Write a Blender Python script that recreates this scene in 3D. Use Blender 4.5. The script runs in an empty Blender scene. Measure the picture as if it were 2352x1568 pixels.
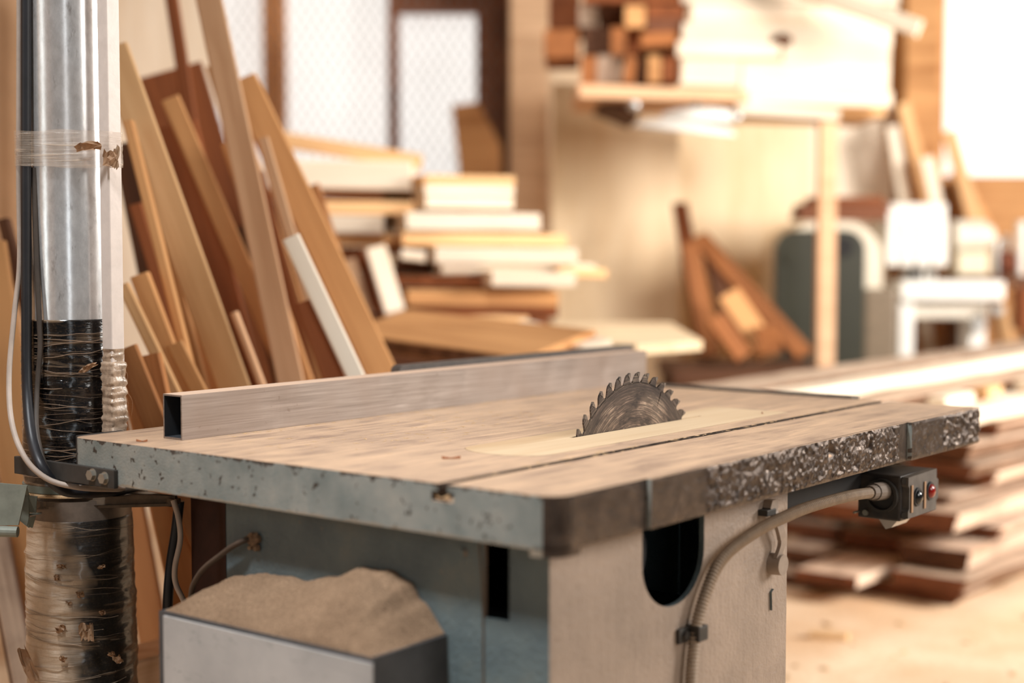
import bpy, bmesh, math, random
from mathutils import Vector, Matrix, noise as mnoise

# ---------------------------------------------------------------- camera, world, lights, exposure
SC = bpy.context.scene
COL = SC.collection
FPX, PITCH, TH, CZ = 3463.65, 0.0609988, 0.90680475, 1.15   # focal length in px of a 2352 px wide frame, pitch, saw yaw, eye height
cam_d = bpy.data.cameras.new('camera'); cam = bpy.data.objects.new('camera', cam_d); COL.objects.link(cam)
cam.location = (0, 0, CZ); cam.rotation_euler = (math.pi/2 - PITCH, 0, 0)
cam_d.sensor_width = 36; cam_d.lens = FPX/2352*36
cam_d.dof.use_dof = True; cam_d.dof.focus_distance = 2.39; cam_d.dof.aperture_fstop = 1.45; cam_d.dof.aperture_blades = 0
cam_d.clip_start = .05
SC.camera = cam
vs = SC.view_settings
vs.view_transform = 'Standard'; vs.look = 'None'; vs.gamma = 1; vs.use_curve_mapping = False
vs.exposure = 0.0

def srgb(r, g, b):
    f = lambda c: (c/255/12.92 if c/255 <= .04045 else ((c/255+.055)/1.055)**2.4)
    return (f(r), f(g), f(b), 1)

W = bpy.data.worlds.new('world'); SC.world = W; W.use_nodes = True
bg = W.node_tree.nodes['Background']; bg.inputs['Color'].default_value = (1.0, .89, .79, 1); bg.inputs['Strength'].default_value = .07

def area(name, loc, target, sx, sy, power, color, spread=math.pi):
    l = bpy.data.lights.new(name, 'AREA'); l.shape = 'RECTANGLE'; l.size = sx; l.size_y = sy
    l.energy = power; l.color = color; l.spread = spread
    o = bpy.data.objects.new(name, l); COL.objects.link(o); o.location = loc
    d = Vector(target) - Vector(loc); o.rotation_euler = d.to_track_quat('-Z', 'Y').to_euler()
    return o
area('daylight_right_window', (4.6, 3.3, 2.3), (0.7, 6.0, 1.0), 1.5, 1.5, 235, (1, .945, .88), 2.3)
area('daylight_side_window', (3.4, .5, 2.5), (-.2, 3.0, .8), 1.2, 1.4, 54, (1, .96, .91))
area('skylight_over_saw', (-1.05, .95, 4.1), (.02, 2.12, .8), .42, .42, 17, (.95, .975, 1), .95)
area('daylight_left_window', (-2.28, .70, 1.5), (0, 1.6, 1.3), .40, 2.2, 7, (.84, .97, 1))
area('daylight_rear_window', (.62, -2.4, 1.5), (-.6, 2.4, 1.2), .45, 2.2, 8, (.90, .96, 1))
area('added_fill_over_stack', (.1, 3.7, 3.9), (-.35, 5.8, 1.1), .6, .6, 20, (1, .96, .91), 1.5)  # added fill that brightens the stack and back left, no known skylight

# ---------------------------------------------------------------- maths helpers
UX = Vector((math.cos(TH), math.sin(TH), 0)); LY = Vector((-math.sin(TH), math.cos(TH), 0))
CP, SP = math.cos(PITCH), math.sin(PITCH)
FW = Vector((0, CP, -SP)); UPV = Vector((0, SP, CP)); RT = Vector((1, 0, 0)); EYE = Vector((0, 0, CZ))
def ray(x, y): return RT*((x-1176)/FPX) - UPV*((y-784)/FPX) + FW
def at(x, y, Y):                                    # world point seen at photo pixel (x, y) at distance Y along +Y
    d = ray(x, y); return EYE + d*(Y/d.y)
def UV(u, v, z): return UX*u + LY*v + Vector((0, 0, z))   # saw-aligned coordinates to world
PX = lambda n, Y: n*Y/FPX
RND = random.Random(7)

# ---------------------------------------------------------------- materials
def new_mat(name):
    m = bpy.data.materials.new(name); m.use_nodes = True
    nt = m.node_tree; return m, nt, nt.nodes['Principled BSDF']
def N(nt, t, **kw):
    n = nt.nodes.new(t)
    for k, v in kw.items():
        if k in n.inputs: n.inputs[k].default_value = v
        else: setattr(n, k, v)
    return n
def coords(nt, scale=(1, 1, 1), kind='Object', loc=None):
    tc = N(nt, 'ShaderNodeTexCoord'); mp = N(nt, 'ShaderNodeMapping'); mp.inputs['Scale'].default_value = scale
    nt.links.new(tc.outputs[kind], mp.inputs['Vector'])
    if loc: nt.links.new(loc, mp.inputs['Location'])
    return mp.outputs['Vector']
def noise(nt, vec, scale, detail=4, rough=.55, dist=0):
    n = N(nt, 'ShaderNodeTexNoise'); n.inputs['Scale'].default_value = scale; n.inputs['Detail'].default_value = detail
    n.inputs['Roughness'].default_value = rough; n.inputs['Distortion'].default_value = dist
    nt.links.new(vec, n.inputs['Vector']); return n.outputs['Fac']
def ramp(nt, fac, stops):
    r = N(nt, 'ShaderNodeValToRGB'); e = r.color_ramp.elements
    while len(e) < len(stops): e.new(.5)
    for i, (p, c) in enumerate(stops):
        e[i].position = p; e[i].color = c if len(c) == 4 else (*c, 1)
    nt.links.new(fac, r.inputs['Fac']); return r.outputs['Color']
def mix(nt, fac, a, b, blend='MIX'):
    n = N(nt, 'ShaderNodeMix', data_type='RGBA', blend_type=blend)
    for s, v in ((0, fac), (6, a), (7, b)):
        if hasattr(v, 'is_linked'): nt.links.new(v, n.inputs[s])
        else: n.inputs[s].default_value = v
    return n.outputs[2]
def math_n(nt, op, a, b=0.0):
    n = N(nt, 'ShaderNodeMath', operation=op)
    for s, v in ((0, a), (1, b)):
        if hasattr(v, 'is_linked'): nt.links.new(v, n.inputs[s])
        else: n.inputs[s].default_value = v
    return n.outputs[0]
def bump(nt, bsdf, h, strength=.3, dist=.002):
    b = N(nt, 'ShaderNodeBump'); b.inputs['Strength'].default_value = strength; b.inputs['Distance'].default_value = dist
    nt.links.new(h, b.inputs['Height']); nt.links.new(b.outputs['Normal'], bsdf.inputs['Normal'])
BW = ((0, 0, 0), (1, 1, 1))
def step(nt, fac, lo, hi): return ramp(nt, fac, [(lo, BW[0]), (hi, BW[1])])

def wood(name, c1, c2, rough=.75, grain=1.0, dirt=0.0):
    m, nt, b = new_mat(name)
    oi = N(nt, 'ShaderNodeObjectInfo')
    off = N(nt, 'ShaderNodeCombineXYZ')
    for i in range(3): nt.links.new(math_n(nt, 'MULTIPLY', oi.outputs['Random'], 37.0 + 11*i), off.inputs[i])
    v = coords(nt, (1.6, 26*grain, 26*grain), loc=off.outputs[0])
    g = noise(nt, v, 1.0, 5, .6, .6)
    v2 = coords(nt, (5, 190*grain, 190*grain), loc=off.outputs[0])
    g2 = noise(nt, v2, 1.0, 2, .5)
    v3 = coords(nt, (1.3, 4, 4), loc=off.outputs[0])
    big = noise(nt, v3, 1.0, 3, .5)
    c = ramp(nt, g, [(.32, c2), (.62, c1)])
    c = mix(nt, math_n(nt, 'MULTIPLY', step(nt, g2, .35, .7), .30), c, c2)
    c = mix(nt, step(nt, big, .35, .75), c, tuple(min(1, x*1.12) for x in c1[:3])+(1,))
    hsv = N(nt, 'ShaderNodeHueSaturation'); nt.links.new(c, hsv.inputs['Color'])
    nt.links.new(math_n(nt, 'ADD', math_n(nt, 'MULTIPLY', oi.outputs['Random'], .34), .83), hsv.inputs['Value'])
    c = hsv.outputs['Color']
    if dirt:
        d = noise(nt, coords(nt, (6, 6, 6), loc=off.outputs[0]), 1.0, 5, .65)
        c = mix(nt, math_n(nt, 'MULTIPLY', step(nt, d, .45, .7), dirt), c, srgb(70, 48, 34))
    nt.links.new(c, b.inputs['Base Color']); b.inputs['Roughness'].default_value = rough
    b.inputs['Specular IOR Level'].default_value = .25
    bump(nt, b, g, .25, .002)
    return m
def plain(name, c, rough=.6, metal=0.0, var=.25, scale=30, bmp=.15, spec=.5, c2=None):
    m, nt, b = new_mat(name)
    n = noise(nt, coords(nt), scale, 5, .6)
    c2 = c2 or tuple(x*(1-var) for x in c[:3])+(1,)
    nt.links.new(ramp(nt, n, [(.3, c2), (.7, c)]), b.inputs['Base Color'])
    b.inputs['Roughness'].default_value = rough; b.inputs['Metallic'].default_value = metal
    b.inputs['Specular IOR Level'].default_value = spec
    if bmp: bump(nt, b, n, bmp, .002)
    return m

M = {}
M['pine'] = wood('pine_wood', srgb(230, 188, 138), srgb(198, 146, 96))
M['cream'] = wood('cream_wood', srgb(240, 226, 206), srgb(226, 204, 176))
M['tan'] = wood('tan_wood', srgb(208, 156, 104), srgb(162, 108, 62))
M['pink'] = wood('pinkish_wood', srgb(226, 184, 146), srgb(196, 150, 112))
M['orange'] = wood('orange_wood', srgb(196, 136, 86), srgb(150, 94, 54))
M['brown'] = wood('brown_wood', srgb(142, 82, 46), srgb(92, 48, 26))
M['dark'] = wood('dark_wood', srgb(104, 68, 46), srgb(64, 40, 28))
M['grey'] = wood('weathered_wood', srgb(196, 172, 150), srgb(140, 116, 98), dirt=.35)
M['rough'] = wood('rough_sawn_wood', srgb(222, 198, 176), srgb(180, 146, 122), dirt=.45)
M['red'] = wood('reddish_end_wood', srgb(126, 80, 56), srgb(84, 50, 36), grain=.5)
M['bark'] = plain('bark', srgb(150, 118, 96), .9, var=.55, scale=22, bmp=.6, spec=.1)
M['ply'] = wood('plywood', srgb(240, 218, 184), srgb(222, 190, 146), grain=.4)
M['black'] = plain('black_rubber', srgb(38, 38, 42), .45, var=.3)
M['cablegrey'] = plain('grey_cable_sheath', srgb(190, 172, 158), .5, var=.2)
M['darkmetal'] = plain('dark_painted_steel', srgb(72, 68, 64), .55, .3, var=.35)
M['bolt'] = plain('zinc_bolt', srgb(176, 170, 158), .4, .7, var=.3)
M['paintwhite'] = plain('white_enamel', srgb(236, 232, 224), .45, var=.08)
M['green'] = plain('shaded_machine_green', srgb(50, 50, 38), .4, var=.2, scale=8)  # front stands in shade, its darkness is put into the green
M['rust'] = plain('rusty_steel', srgb(122, 62, 34), .8, .2, var=.5, scale=20)
M['steel'] = plain('bright_steel', srgb(206, 204, 200), .3, .9, var=.2)
M['wallwarm'] = plain('warm_plaster', srgb(222, 184, 148), .9, var=.22, scale=3, bmp=.05, spec=.1)
M['panelwarm'] = plain('ochre_panel', srgb(232, 208, 176), .8, var=.18, scale=2.2, bmp=.05, spec=.1)
M['inside'] = plain('black_and_cavity_shade', srgb(26, 24, 24), .8, var=.2)  # near-black that also carries the shade of cavities and gaps
M['paper'] = plain('torn_tan_film', srgb(206, 168, 132), .55, var=.35, scale=60)
M['chip'] = plain('wood_chip_pale', srgb(224, 186, 140), .85, var=.2)
M['shaving'] = plain('brown_shaving', srgb(150, 88, 48), .85, var=.3)

M['amber'] = wood('shaded_offcut_wood', srgb(164, 104, 60), srgb(112, 66, 36))  # orange wood darkened for the shade the offcuts stand in
def m_floor():
    m, nt, b = new_mat('sawdust_floor')
    a = noise(nt, coords(nt), 3.0, 6, .6); f = noise(nt, coords(nt), 60, 4, .7)
    c = ramp(nt, a, [(.3, srgb(210, 176, 140)), (.7, srgb(236, 214, 186))])
    c = mix(nt, math_n(nt, 'MULTIPLY', step(nt, f, .45, .7), .5), c, srgb(190, 154, 120))
    nt.links.new(c, b.inputs['Base Color']); b.inputs['Roughness'].default_value = .95; b.inputs['Specular IOR Level'].default_value = .1
    bump(nt, b, f, .5, .004); return m
M['floor'] = m_floor()

def m_tabletop():
    """cast iron slab: dusty top, grey-green painted front with rust chips, dark cast side"""
    m, nt, b = new_mat('cast_table')
    v = coords(nt)
    geo = N(nt, 'ShaderNodeNewGeometry')
    tc = N(nt, 'ShaderNodeTexCoord'); sx = N(nt, 'ShaderNodeSeparateXYZ'); nt.links.new(tc.outputs['Object'], sx.inputs[0])
    nrm = N(nt, 'ShaderNodeSeparateXYZ'); nt.links.new(tc.outputs['Normal'], nrm.inputs[0])
    # dusty top: streaks of sawdust along the feed direction
    s = noise(nt, coords(nt, (5, 40, 1)), 1.0, 6, .65, .8)
    s2 = noise(nt, coords(nt, (14, 14, 1)), 1.0, 6, .6)
    fine = noise(nt, v, 420, 3, .7)
    top = ramp(nt, s, [(.30, srgb(136, 111, 94)), (.48, srgb(174, 145, 121)), (.66, srgb(204, 170, 138))])
    top = mix(nt, math_n(nt, 'MULTIPLY', step(nt, s2, .42, .68), .55), top, srgb(206, 172, 140))
    top = mix(nt, math_n(nt, 'MULTIPLY', step(nt, fine, .5, .75), .35), top, srgb(150, 116, 88))
    # painted front
    p = noise(nt, v, 14, 5, .6); q = noise(nt, v, 60, 4, .6); ch = noise(nt, v, 75, 3, .5)
    paint = ramp(nt, p, [(.3, srgb(114, 120, 116)), (.55, srgb(140, 142, 136)), (.75, srgb(160, 156, 146))])
    paint = mix(nt, math_n(nt, 'MULTIPLY', step(nt, q, .5, .75), .3), paint, srgb(96, 116, 116))
    rustdots = math_n(nt, 'MULTIPLY', step(nt, ch, .64, .68), 1)
    edge = math_n(nt, 'GREATER_THAN', math_n(nt, 'ADD', sx.outputs['Z'], math_n(nt, 'MULTIPLY', noise(nt, v, 48, 5, .7), .042)), .8795)
    low = math_n(nt, 'LESS_THAN', math_n(nt, 'SUBTRACT', sx.outputs['Z'], math_n(nt, 'MULTIPLY', noise(nt, v, 40, 3, .6), .012)), .7915)
    paint = mix(nt, rustdots, paint, srgb(62, 54, 46))
    paint = mix(nt, math_n(nt, 'MULTIPLY', edge, .9), paint, srgb(60, 48, 40))
    paint = mix(nt, math_n(nt, 'MULTIPLY', low, .6), paint, srgb(150, 130, 106))
    cast = ramp(nt, noise(nt, v, 40, 5, .6), [(.3, srgb(66, 57, 52)), (.7, srgb(112, 98, 88))])
    is_side = math_n(nt, 'LESS_THAN', nrm.outputs['Y'], -.35)
    side = mix(nt, is_side, paint, cast)
    is_top = math_n(nt, 'GREATER_THAN', nrm.outputs['Z'], .6)
    c = mix(nt, is_top, side, top)
    nt.links.new(c, b.inputs['Base Color'])
    r = math_n(nt, 'SUBTRACT', math_n(nt, 'SUBTRACT', .62, math_n(nt, 'MULTIPLY', is_side, .37)), math_n(nt, 'MULTIPLY', is_top, .08))
    nt.links.new(r, b.inputs['Roughness'])
    nt.links.new(math_n(nt, 'MULTIPLY', is_side, .75), b.inputs['Metallic'])
    h = mix(nt, is_top, noise(nt, v, 260, 4, .65), math_n(nt, 'ADD', s, math_n(nt, 'MULTIPLY', fine, .5)))
    hs = math_n(nt, 'MULTIPLY', noise(nt, coords(nt, (1, 1, .55)), 210, 5, .7), 2.2)
    bump(nt, b, mix(nt, is_side, h, hs), .35, .002)
    return m
M['table'] = m_tabletop()

def m_alu():
    m, nt, b = new_mat('scratched_aluminium')
    s = noise(nt, coords(nt, (5, 260, 260)), 1.0, 4, .6); d = noise(nt, coords(nt, (7, 5, 5)), 1.0, 3, .5); k = noise(nt, coords(nt, (60, 60, 60)), 1, 3, .6)
    tc = N(nt, 'ShaderNodeTexCoord'); nrm = N(nt, 'ShaderNodeSeparateXYZ'); nt.links.new(tc.outputs['Normal'], nrm.inputs[0])
    c = ramp(nt, s, [(.35, srgb(126, 112, 102)), (.65, srgb(158, 144, 134))])
    c = mix(nt, math_n(nt, 'MULTIPLY', step(nt, d, .4, .65), .55), c, srgb(132, 112, 98))
    c = mix(nt, math_n(nt, 'MULTIPLY', step(nt, k, .66, .74), .6), c, srgb(110, 88, 74))
    up = math_n(nt, 'GREATER_THAN', nrm.outputs['Z'], .6)
    c = mix(nt, up, c, srgb(200, 170, 146))
    nt.links.new(c, b.inputs['Base Color'])
    nt.links.new(math_n(nt, 'MULTIPLY', math_n(nt, 'SUBTRACT', 1, up), .45), b.inputs['Metallic'])
    nt.links.new(math_n(nt, 'ADD', math_n(nt, 'ADD', .36, math_n(nt, 'MULTIPLY', up, .5)), math_n(nt, 'MULTIPLY', d, .2)), b.inputs['Roughness'])
    bump(nt, b, s, .12, .001); return m
M['alu'] = m_alu()

def m_galv():
    m, nt, b = new_mat('galvanised_steel')
    a = noise(nt, coords(nt, (1, 1, .5)), 90, 5, .7); k = noise(nt, coords(nt, (1, 1, .35)), 45, 4, .7); d = noise(nt, coords(nt, (1, 1, .4)), 9, 3, .5)
    c = ramp(nt, a, [(.35, srgb(214, 214, 214)), (.65, srgb(240, 240, 240))])
    c = mix(nt, math_n(nt, 'MULTIPLY', step(nt, k, .60, .72), .55), c, srgb(108, 98, 92))
    c = mix(nt, math_n(nt, 'MULTIPLY', step(nt, d, .45, .65), .3), c, srgb(190, 168, 150))
    nt.links.new(c, b.inputs['Base Color']); b.inputs['Metallic'].default_value = .6
    nt.links.new(math_n(nt, 'ADD', .13, math_n(nt, 'MULTIPLY', d, .16)), b.inputs['Roughness'])
    bump(nt, b, a, .08, .001); return m
M['galv'] = m_galv()

def m_blade():
    m, nt, b = new_mat('scorched_saw_steel')
    tc = N(nt, 'ShaderNodeTexCoord'); s = N(nt, 'ShaderNodeSeparateXYZ'); nt.links.new(tc.outputs['Object'], s.inputs[0])
    r = math_n(nt, 'SQRT', math_n(nt, 'ADD', math_n(nt, 'MULTIPLY', s.outputs['X'], s.outputs['X']), math_n(nt, 'MULTIPLY', s.outputs['Z'], s.outputs['Z'])))
    a = math_n(nt, 'ARCTAN2', s.outputs['Z'], s.outputs['X'])
    cb = N(nt, 'ShaderNodeCombineXYZ'); nt.links.new(math_n(nt, 'MULTIPLY', r, 430), cb.inputs[0]); nt.links.new(math_n(nt, 'MULTIPLY', a, 2.6), cb.inputs[1])
    st = noise(nt, cb.outputs[0], 1.0, 4, .7)
    cb2 = N(nt, 'ShaderNodeCombineXYZ'); nt.links.new(math_n(nt, 'MULTIPLY', r, 45), cb2.inputs[0]); nt.links.new(math_n(nt, 'MULTIPLY', a, 2.2), cb2.inputs[1])
    bl = noise(nt, cb2.outputs[0], 1.0, 4, .6, .4)
    c = ramp(nt, bl, [(.34, srgb(60, 48, 42)), (.50, srgb(126, 106, 92)), (.66, srgb(176, 154, 134))])
    c = mix(nt, math_n(nt, 'MULTIPLY', step(nt, st, .52, .66), .6), c, srgb(168, 142, 116))
    c = mix(nt, math_n(nt, 'MULTIPLY', step(nt, st, .46, .34), .7), c, srgb(34, 28, 26))
    ring = math_n(nt, 'ADD', r, math_n(nt, 'MULTIPLY', bl, .03))
    c = mix(nt, math_n(nt, 'MULTIPLY', step(nt, ring, .170, .186), .55), c, srgb(40, 32, 28))
    nt.links.new(c, b.inputs['Base Color']); b.inputs['Metallic'].default_value = .55; b.inputs['Roughness'].default_value = .42
    bump(nt, b, st, .2, .0006); return m
M['blade'] = m_blade()

def m_cab():
    m, nt, b = new_mat('machine_paint')
    v = coords(nt); tc = N(nt, 'ShaderNodeTexCoord'); nrm = N(nt, 'ShaderNodeSeparateXYZ'); nt.links.new(tc.outputs['Normal'], nrm.inputs[0])
    p = noise(nt, v, 9, 5, .6); q = noise(nt, v, 42, 4, .65); dr = noise(nt, coords(nt, (55, 55, 6)), 1, 4, .6)
    blue = ramp(nt, p, [(.3, srgb(82, 96, 102)), (.55, srgb(102, 116, 118)), (.75, srgb(122, 126, 120))])
    blue = mix(nt, math_n(nt, 'MULTIPLY', step(nt, q, .66, .74), .5), blue, srgb(150, 132, 108))
    dust = ramp(nt, p, [(.3, srgb(146, 129, 115)), (.7, srgb(171, 151, 135))])
    dust = mix(nt, math_n(nt, 'MULTIPLY', step(nt, q, .64, .72), .5), dust, srgb(116, 98, 86))
    c = mix(nt, math_n(nt, 'LESS_THAN', nrm.outputs['Y'], -.5), blue, dust)  # warm dusty side, bluish rest: tints of the daylight put into the colour
    nt.links.new(c, b.inputs['Base Color']); b.inputs['Roughness'].default_value = .5
    bump(nt, b, math_n(nt, 'ADD', dr, noise(nt, v, 150, 3, .6)), .55, .003); return m
M['cab'] = m_cab()
def m_motorface():
    m, nt, b = new_mat('pale_grey_cover_paint')
    v = coords(nt); p = noise(nt, v, 8, 5, .6); sc = noise(nt, coords(nt, (30, 30, 30)), 1, 6, .7, 1.5); ln = noise(nt, coords(nt, (9, 9, 30)), 1, 2, .5, 2.5)
    c = ramp(nt, p, [(.3, srgb(168, 166, 164)), (.7, srgb(196, 192, 188))])
    c = mix(nt, math_n(nt, 'MULTIPLY', step(nt, sc, .68, .74), .7), c, srgb(110, 112, 110))
    band = math_n(nt, 'LESS_THAN', math_n(nt, 'ABSOLUTE', math_n(nt, 'SUBTRACT', ln, .60)), .004)
    c = mix(nt, math_n(nt, 'MULTIPLY', band, .6), c, srgb(96, 104, 100))
    nt.links.new(c, b.inputs['Base Color']); b.inputs['Roughness'].default_value = .5; bump(nt, b, p, .1, .002); return m
M['motorface'] = m_motorface()
def m_sawdust(name, c1, c2):
    m, nt, b = new_mat(name)
    f = noise(nt, coords(nt), 330, 4, .75); a = noise(nt, coords(nt), 14, 4, .6)
    c = ramp(nt, f, [(.32, c2), (.68, c1)]); c = mix(nt, math_n(nt, 'MULTIPLY', step(nt, a, .4, .7), .35), c, c2)
    nt.links.new(c, b.inputs['Base Color']); b.inputs['Roughness'].default_value = .95; b.inputs['Specular IOR Level'].default_value = .1
    bump(nt, b, f, .8, .003); return m
M['sawdust'] = m_sawdust('grey_tan_sawdust', srgb(182, 151, 122), srgb(102, 80, 62))
M['palesawdust'] = m_sawdust('pale_sawdust', srgb(226, 194, 152), srgb(190, 152, 112))
M['insert'] = wood('yellow_insert_wood', srgb(214, 188, 154), srgb(194, 162, 126), .7, .7)

def m_film(name, dark, tan, bias, rough=.22):
    """stretch film pulled round a duct: dark sleeve beneath, sawdust caught inside, horizontal wrinkles"""
    m, nt, b = new_mat(name)
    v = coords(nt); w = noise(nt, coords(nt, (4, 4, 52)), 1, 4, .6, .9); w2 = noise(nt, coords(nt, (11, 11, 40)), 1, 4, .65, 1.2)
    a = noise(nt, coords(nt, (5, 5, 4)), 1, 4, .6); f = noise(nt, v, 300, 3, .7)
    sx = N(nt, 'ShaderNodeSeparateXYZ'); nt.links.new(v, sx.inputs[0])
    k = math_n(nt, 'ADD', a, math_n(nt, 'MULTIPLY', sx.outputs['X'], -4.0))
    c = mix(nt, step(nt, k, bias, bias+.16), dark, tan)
    c = mix(nt, math_n(nt, 'MULTIPLY', step(nt, w, .60, .68), .5), c, srgb(176, 148, 120))
    c = mix(nt, math_n(nt, 'MULTIPLY', step(nt, f, .5, .75), .25), c, srgb(120, 98, 76))
    nt.links.new(c, b.inputs['Base Color']); b.inputs['Roughness'].default_value = rough
    b.inputs['Coat Weight'].default_value = .5; b.inputs['Coat Roughness'].default_value = .12
    bump(nt, b, math_n(nt, 'ADD', w, math_n(nt, 'MULTIPLY', w2, .6)), .7, .004); return m
M['blackfilm'] = m_film('black_stretch_film', srgb(16, 16, 18), srgb(34, 30, 28), .8, .16)
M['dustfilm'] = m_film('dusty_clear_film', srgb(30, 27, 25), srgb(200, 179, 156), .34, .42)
M['collarfilm'] = plain('dusty_dark_steel', srgb(96, 84, 74), .45, .3, var=.35, scale=50)
def m_tape(name, tint, alpha, rough=.12):
    m, nt, b = new_mat(name)
    w = noise(nt, coords(nt, (8, 8, 150)), 1, 4, .6, .8)
    b.inputs['Base Color'].default_value = tint; b.inputs['Roughness'].default_value = rough
    nt.links.new(math_n(nt, 'ADD', alpha, math_n(nt, 'MULTIPLY', step(nt, w, .56, .68), .35)), b.inputs['Alpha'])
    bump(nt, b, w, .8, .004); return m
M['tape'] = m_tape('clear_packing_tape', srgb(222, 200, 178), .28)
M['glaze'] = None
def m_pane(name, c, s, sx=1.0):
    """dusty translucent glazing lit by the daylight outside"""
    m, nt, b = new_mat(name)
    a = noise(nt, coords(nt, (1.2, 1, .8)), 1.6, 3, .5)
    e = ramp(nt, a, [(.3, tuple(x*.80 for x in c[:3])), (.7, c[:3])])
    nt.links.new(e, b.inputs['Emission Color']); b.inputs['Emission Strength'].default_value = s
    b.inputs['Base Color'].default_value = srgb(200, 200, 200); b.inputs['Roughness'].default_value = .4; return m
M['pane'] = m_pane('daylit_dusty_glass', (.92, .90, .86, 1), 1.1)
M['pane_hot'] = m_pane('sunlit_glass', (1.0, .91, .79, 1), .93)

# ---------------------------------------------------------------- mesh helpers
def link(name, bm, mat, parent=None, smooth=False, loc=None, rot=None):
    bmesh.ops.recalc_face_normals(bm, faces=bm.faces)
    me = bpy.data.meshes.new(name); bm.to_mesh(me); bm.free()
    mats = mat if isinstance(mat, (list, tuple)) else [mat]
    for m in mats: me.materials.append(m)
    if smooth:
        for p in me.polygons: p.use_smooth = True
        try: me.set_sharp_from_angle(angle=math.radians(38))
        except Exception: pass
    o = bpy.data.objects.new(name, me); COL.objects.link(o)
    if parent: o.parent = parent
    if loc is not None: o.location = loc
    if rot is not None: o.rotation_euler = rot
    return o
def tag(o, label, cat, group=None, kind=None):
    o['label'] = label; o['category'] = cat
    if group: o['group'] = group
    if kind: o['kind'] = kind
    return o
def empty(name, label, cat, loc=(0, 0, 0), rz=0, group=None):
    o = bpy.data.objects.new(name, None); COL.objects.link(o); o.location = loc; o.rotation_euler = (0, 0, rz); o.empty_display_size = .05
    return tag(o, label, cat, group)
def structure(o, kind='structure'): o['kind'] = kind; return o
def box(bm, x0, x1, y0, y1, z0, z1, mi=0, bev=0):
    vs_ = [bm.verts.new((x, y, z)) for x in (x0, x1) for y in (y0, y1) for z in (z0, z1)]
    fs = []
    for f in ((0, 1, 3, 2), (4, 6, 7, 5), (0, 4, 5, 1), (2, 3, 7, 6), (0, 2, 6, 4), (1, 5, 7, 3)):
        fc = bm.faces.new([vs_[i] for i in f]); fc.material_index = mi; fs.append(fc)
    if bev:
        ed = list({e for f in fs for e in f.edges}); bmesh.ops.bevel(bm, geom=ed, offset=bev, segments=2, affect='EDGES', profile=.6)
def prism(bm, pts, axis, a0, a1, mi=0):
    """extrude a 2-D outline along axis (0,1,2) from a0 to a1; pts are the other two coordinates in order"""
    def mk(p, a):
        c = list(p); c.insert(axis, a); return bm.verts.new(c)
    A = [mk(p, a0) for p in pts]; B = [mk(p, a1) for p in pts]; n = len(pts)
    fs = [bm.faces.new(A), bm.faces.new(B[::-1])]
    for i in range(n): fs.append(bm.faces.new((A[i], A[(i+1) % n], B[(i+1) % n], B[i])))
    for f in fs: f.material_index = mi
    return fs
def cyl(bm, c, axis, r0, r1, h, n=24, mi=0, caps=True):
    ax = Vector(axis).normalized(); q = ax.to_track_quat('Z', 'Y'); c = Vector(c)
    A = [bm.verts.new(c + q @ Vector((r0*math.cos(t), r0*math.sin(t), 0))) for t in [2*math.pi*i/n for i in range(n)]]
    B = [bm.verts.new(c + q @ Vector((r1*math.cos(t), r1*math.sin(t), h))) for t in [2*math.pi*i/n for i in range(n)]]
    for i in range(n): bm.faces.new((A[i], A[(i+1) % n], B[(i+1) % n], B[i])).material_index = mi
    if caps:
        bm.faces.new(A[::-1]).material_index = mi; bm.faces.new(B).material_index = mi
def catmull(pts, n=10):
    P = [Vector(p) for p in pts]; P = [P[0]*2-P[1]] + P + [P[-1]*2-P[-2]]; out = []
    for i in range(1, len(P)-2):
        for k in range(n):
            t = k/n; a, b, c, d = P[i-1:i+3]
            out.append(.5*((2*b) + (c-a)*t + (2*a-5*b+4*c-d)*t*t + (3*b-a-3*c+d)*t**3))
    out.append(P[-2]); return out
def resample(pts, step_):
    out = [pts[0]]; acc = 0
    for a, b in zip(pts, pts[1:]):
        L = (b-a).length
        if L < 1e-9: continue
        d = step_-acc
        while d <= L: out.append(a+(b-a)*(d/L)); d += step_
        acc = (acc+L) % step_
    return out
def tube(bm, pts, rad, n=12, mi=0):
    rings = []; up = Vector((.31, .2, .93)).normalized()
    for i, p in enumerate(pts):
        t = (pts[min(i+1, len(pts)-1)] - pts[max(i-1, 0)]).normalized()
        a = (up - t*up.dot(t)).normalized(); b = t.cross(a); up = a
        r = rad(i) if callable(rad) else rad
        rings.append([bm.verts.new(p + a*(r*math.cos(w)) + b*(r*math.sin(w))) for w in [2*math.pi*k/n for k in range(n)]])
    for A, B in zip(rings, rings[1:]):
        for k in range(n): bm.faces.new((A[k], A[(k+1) % n], B[(k+1) % n], B[k])).material_index = mi
    bm.faces.new(rings[0][::-1]); bm.faces.new(rings[-1])
def frame_from(p0, p1, wdir):
    X = (p1-p0).normalized(); Yv = (wdir - X*wdir.dot(X)).normalized(); Z = X.cross(Yv)
    m = Matrix((X, Yv, Z)).transposed().to_4x4(); m.translation = p0; return m
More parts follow.
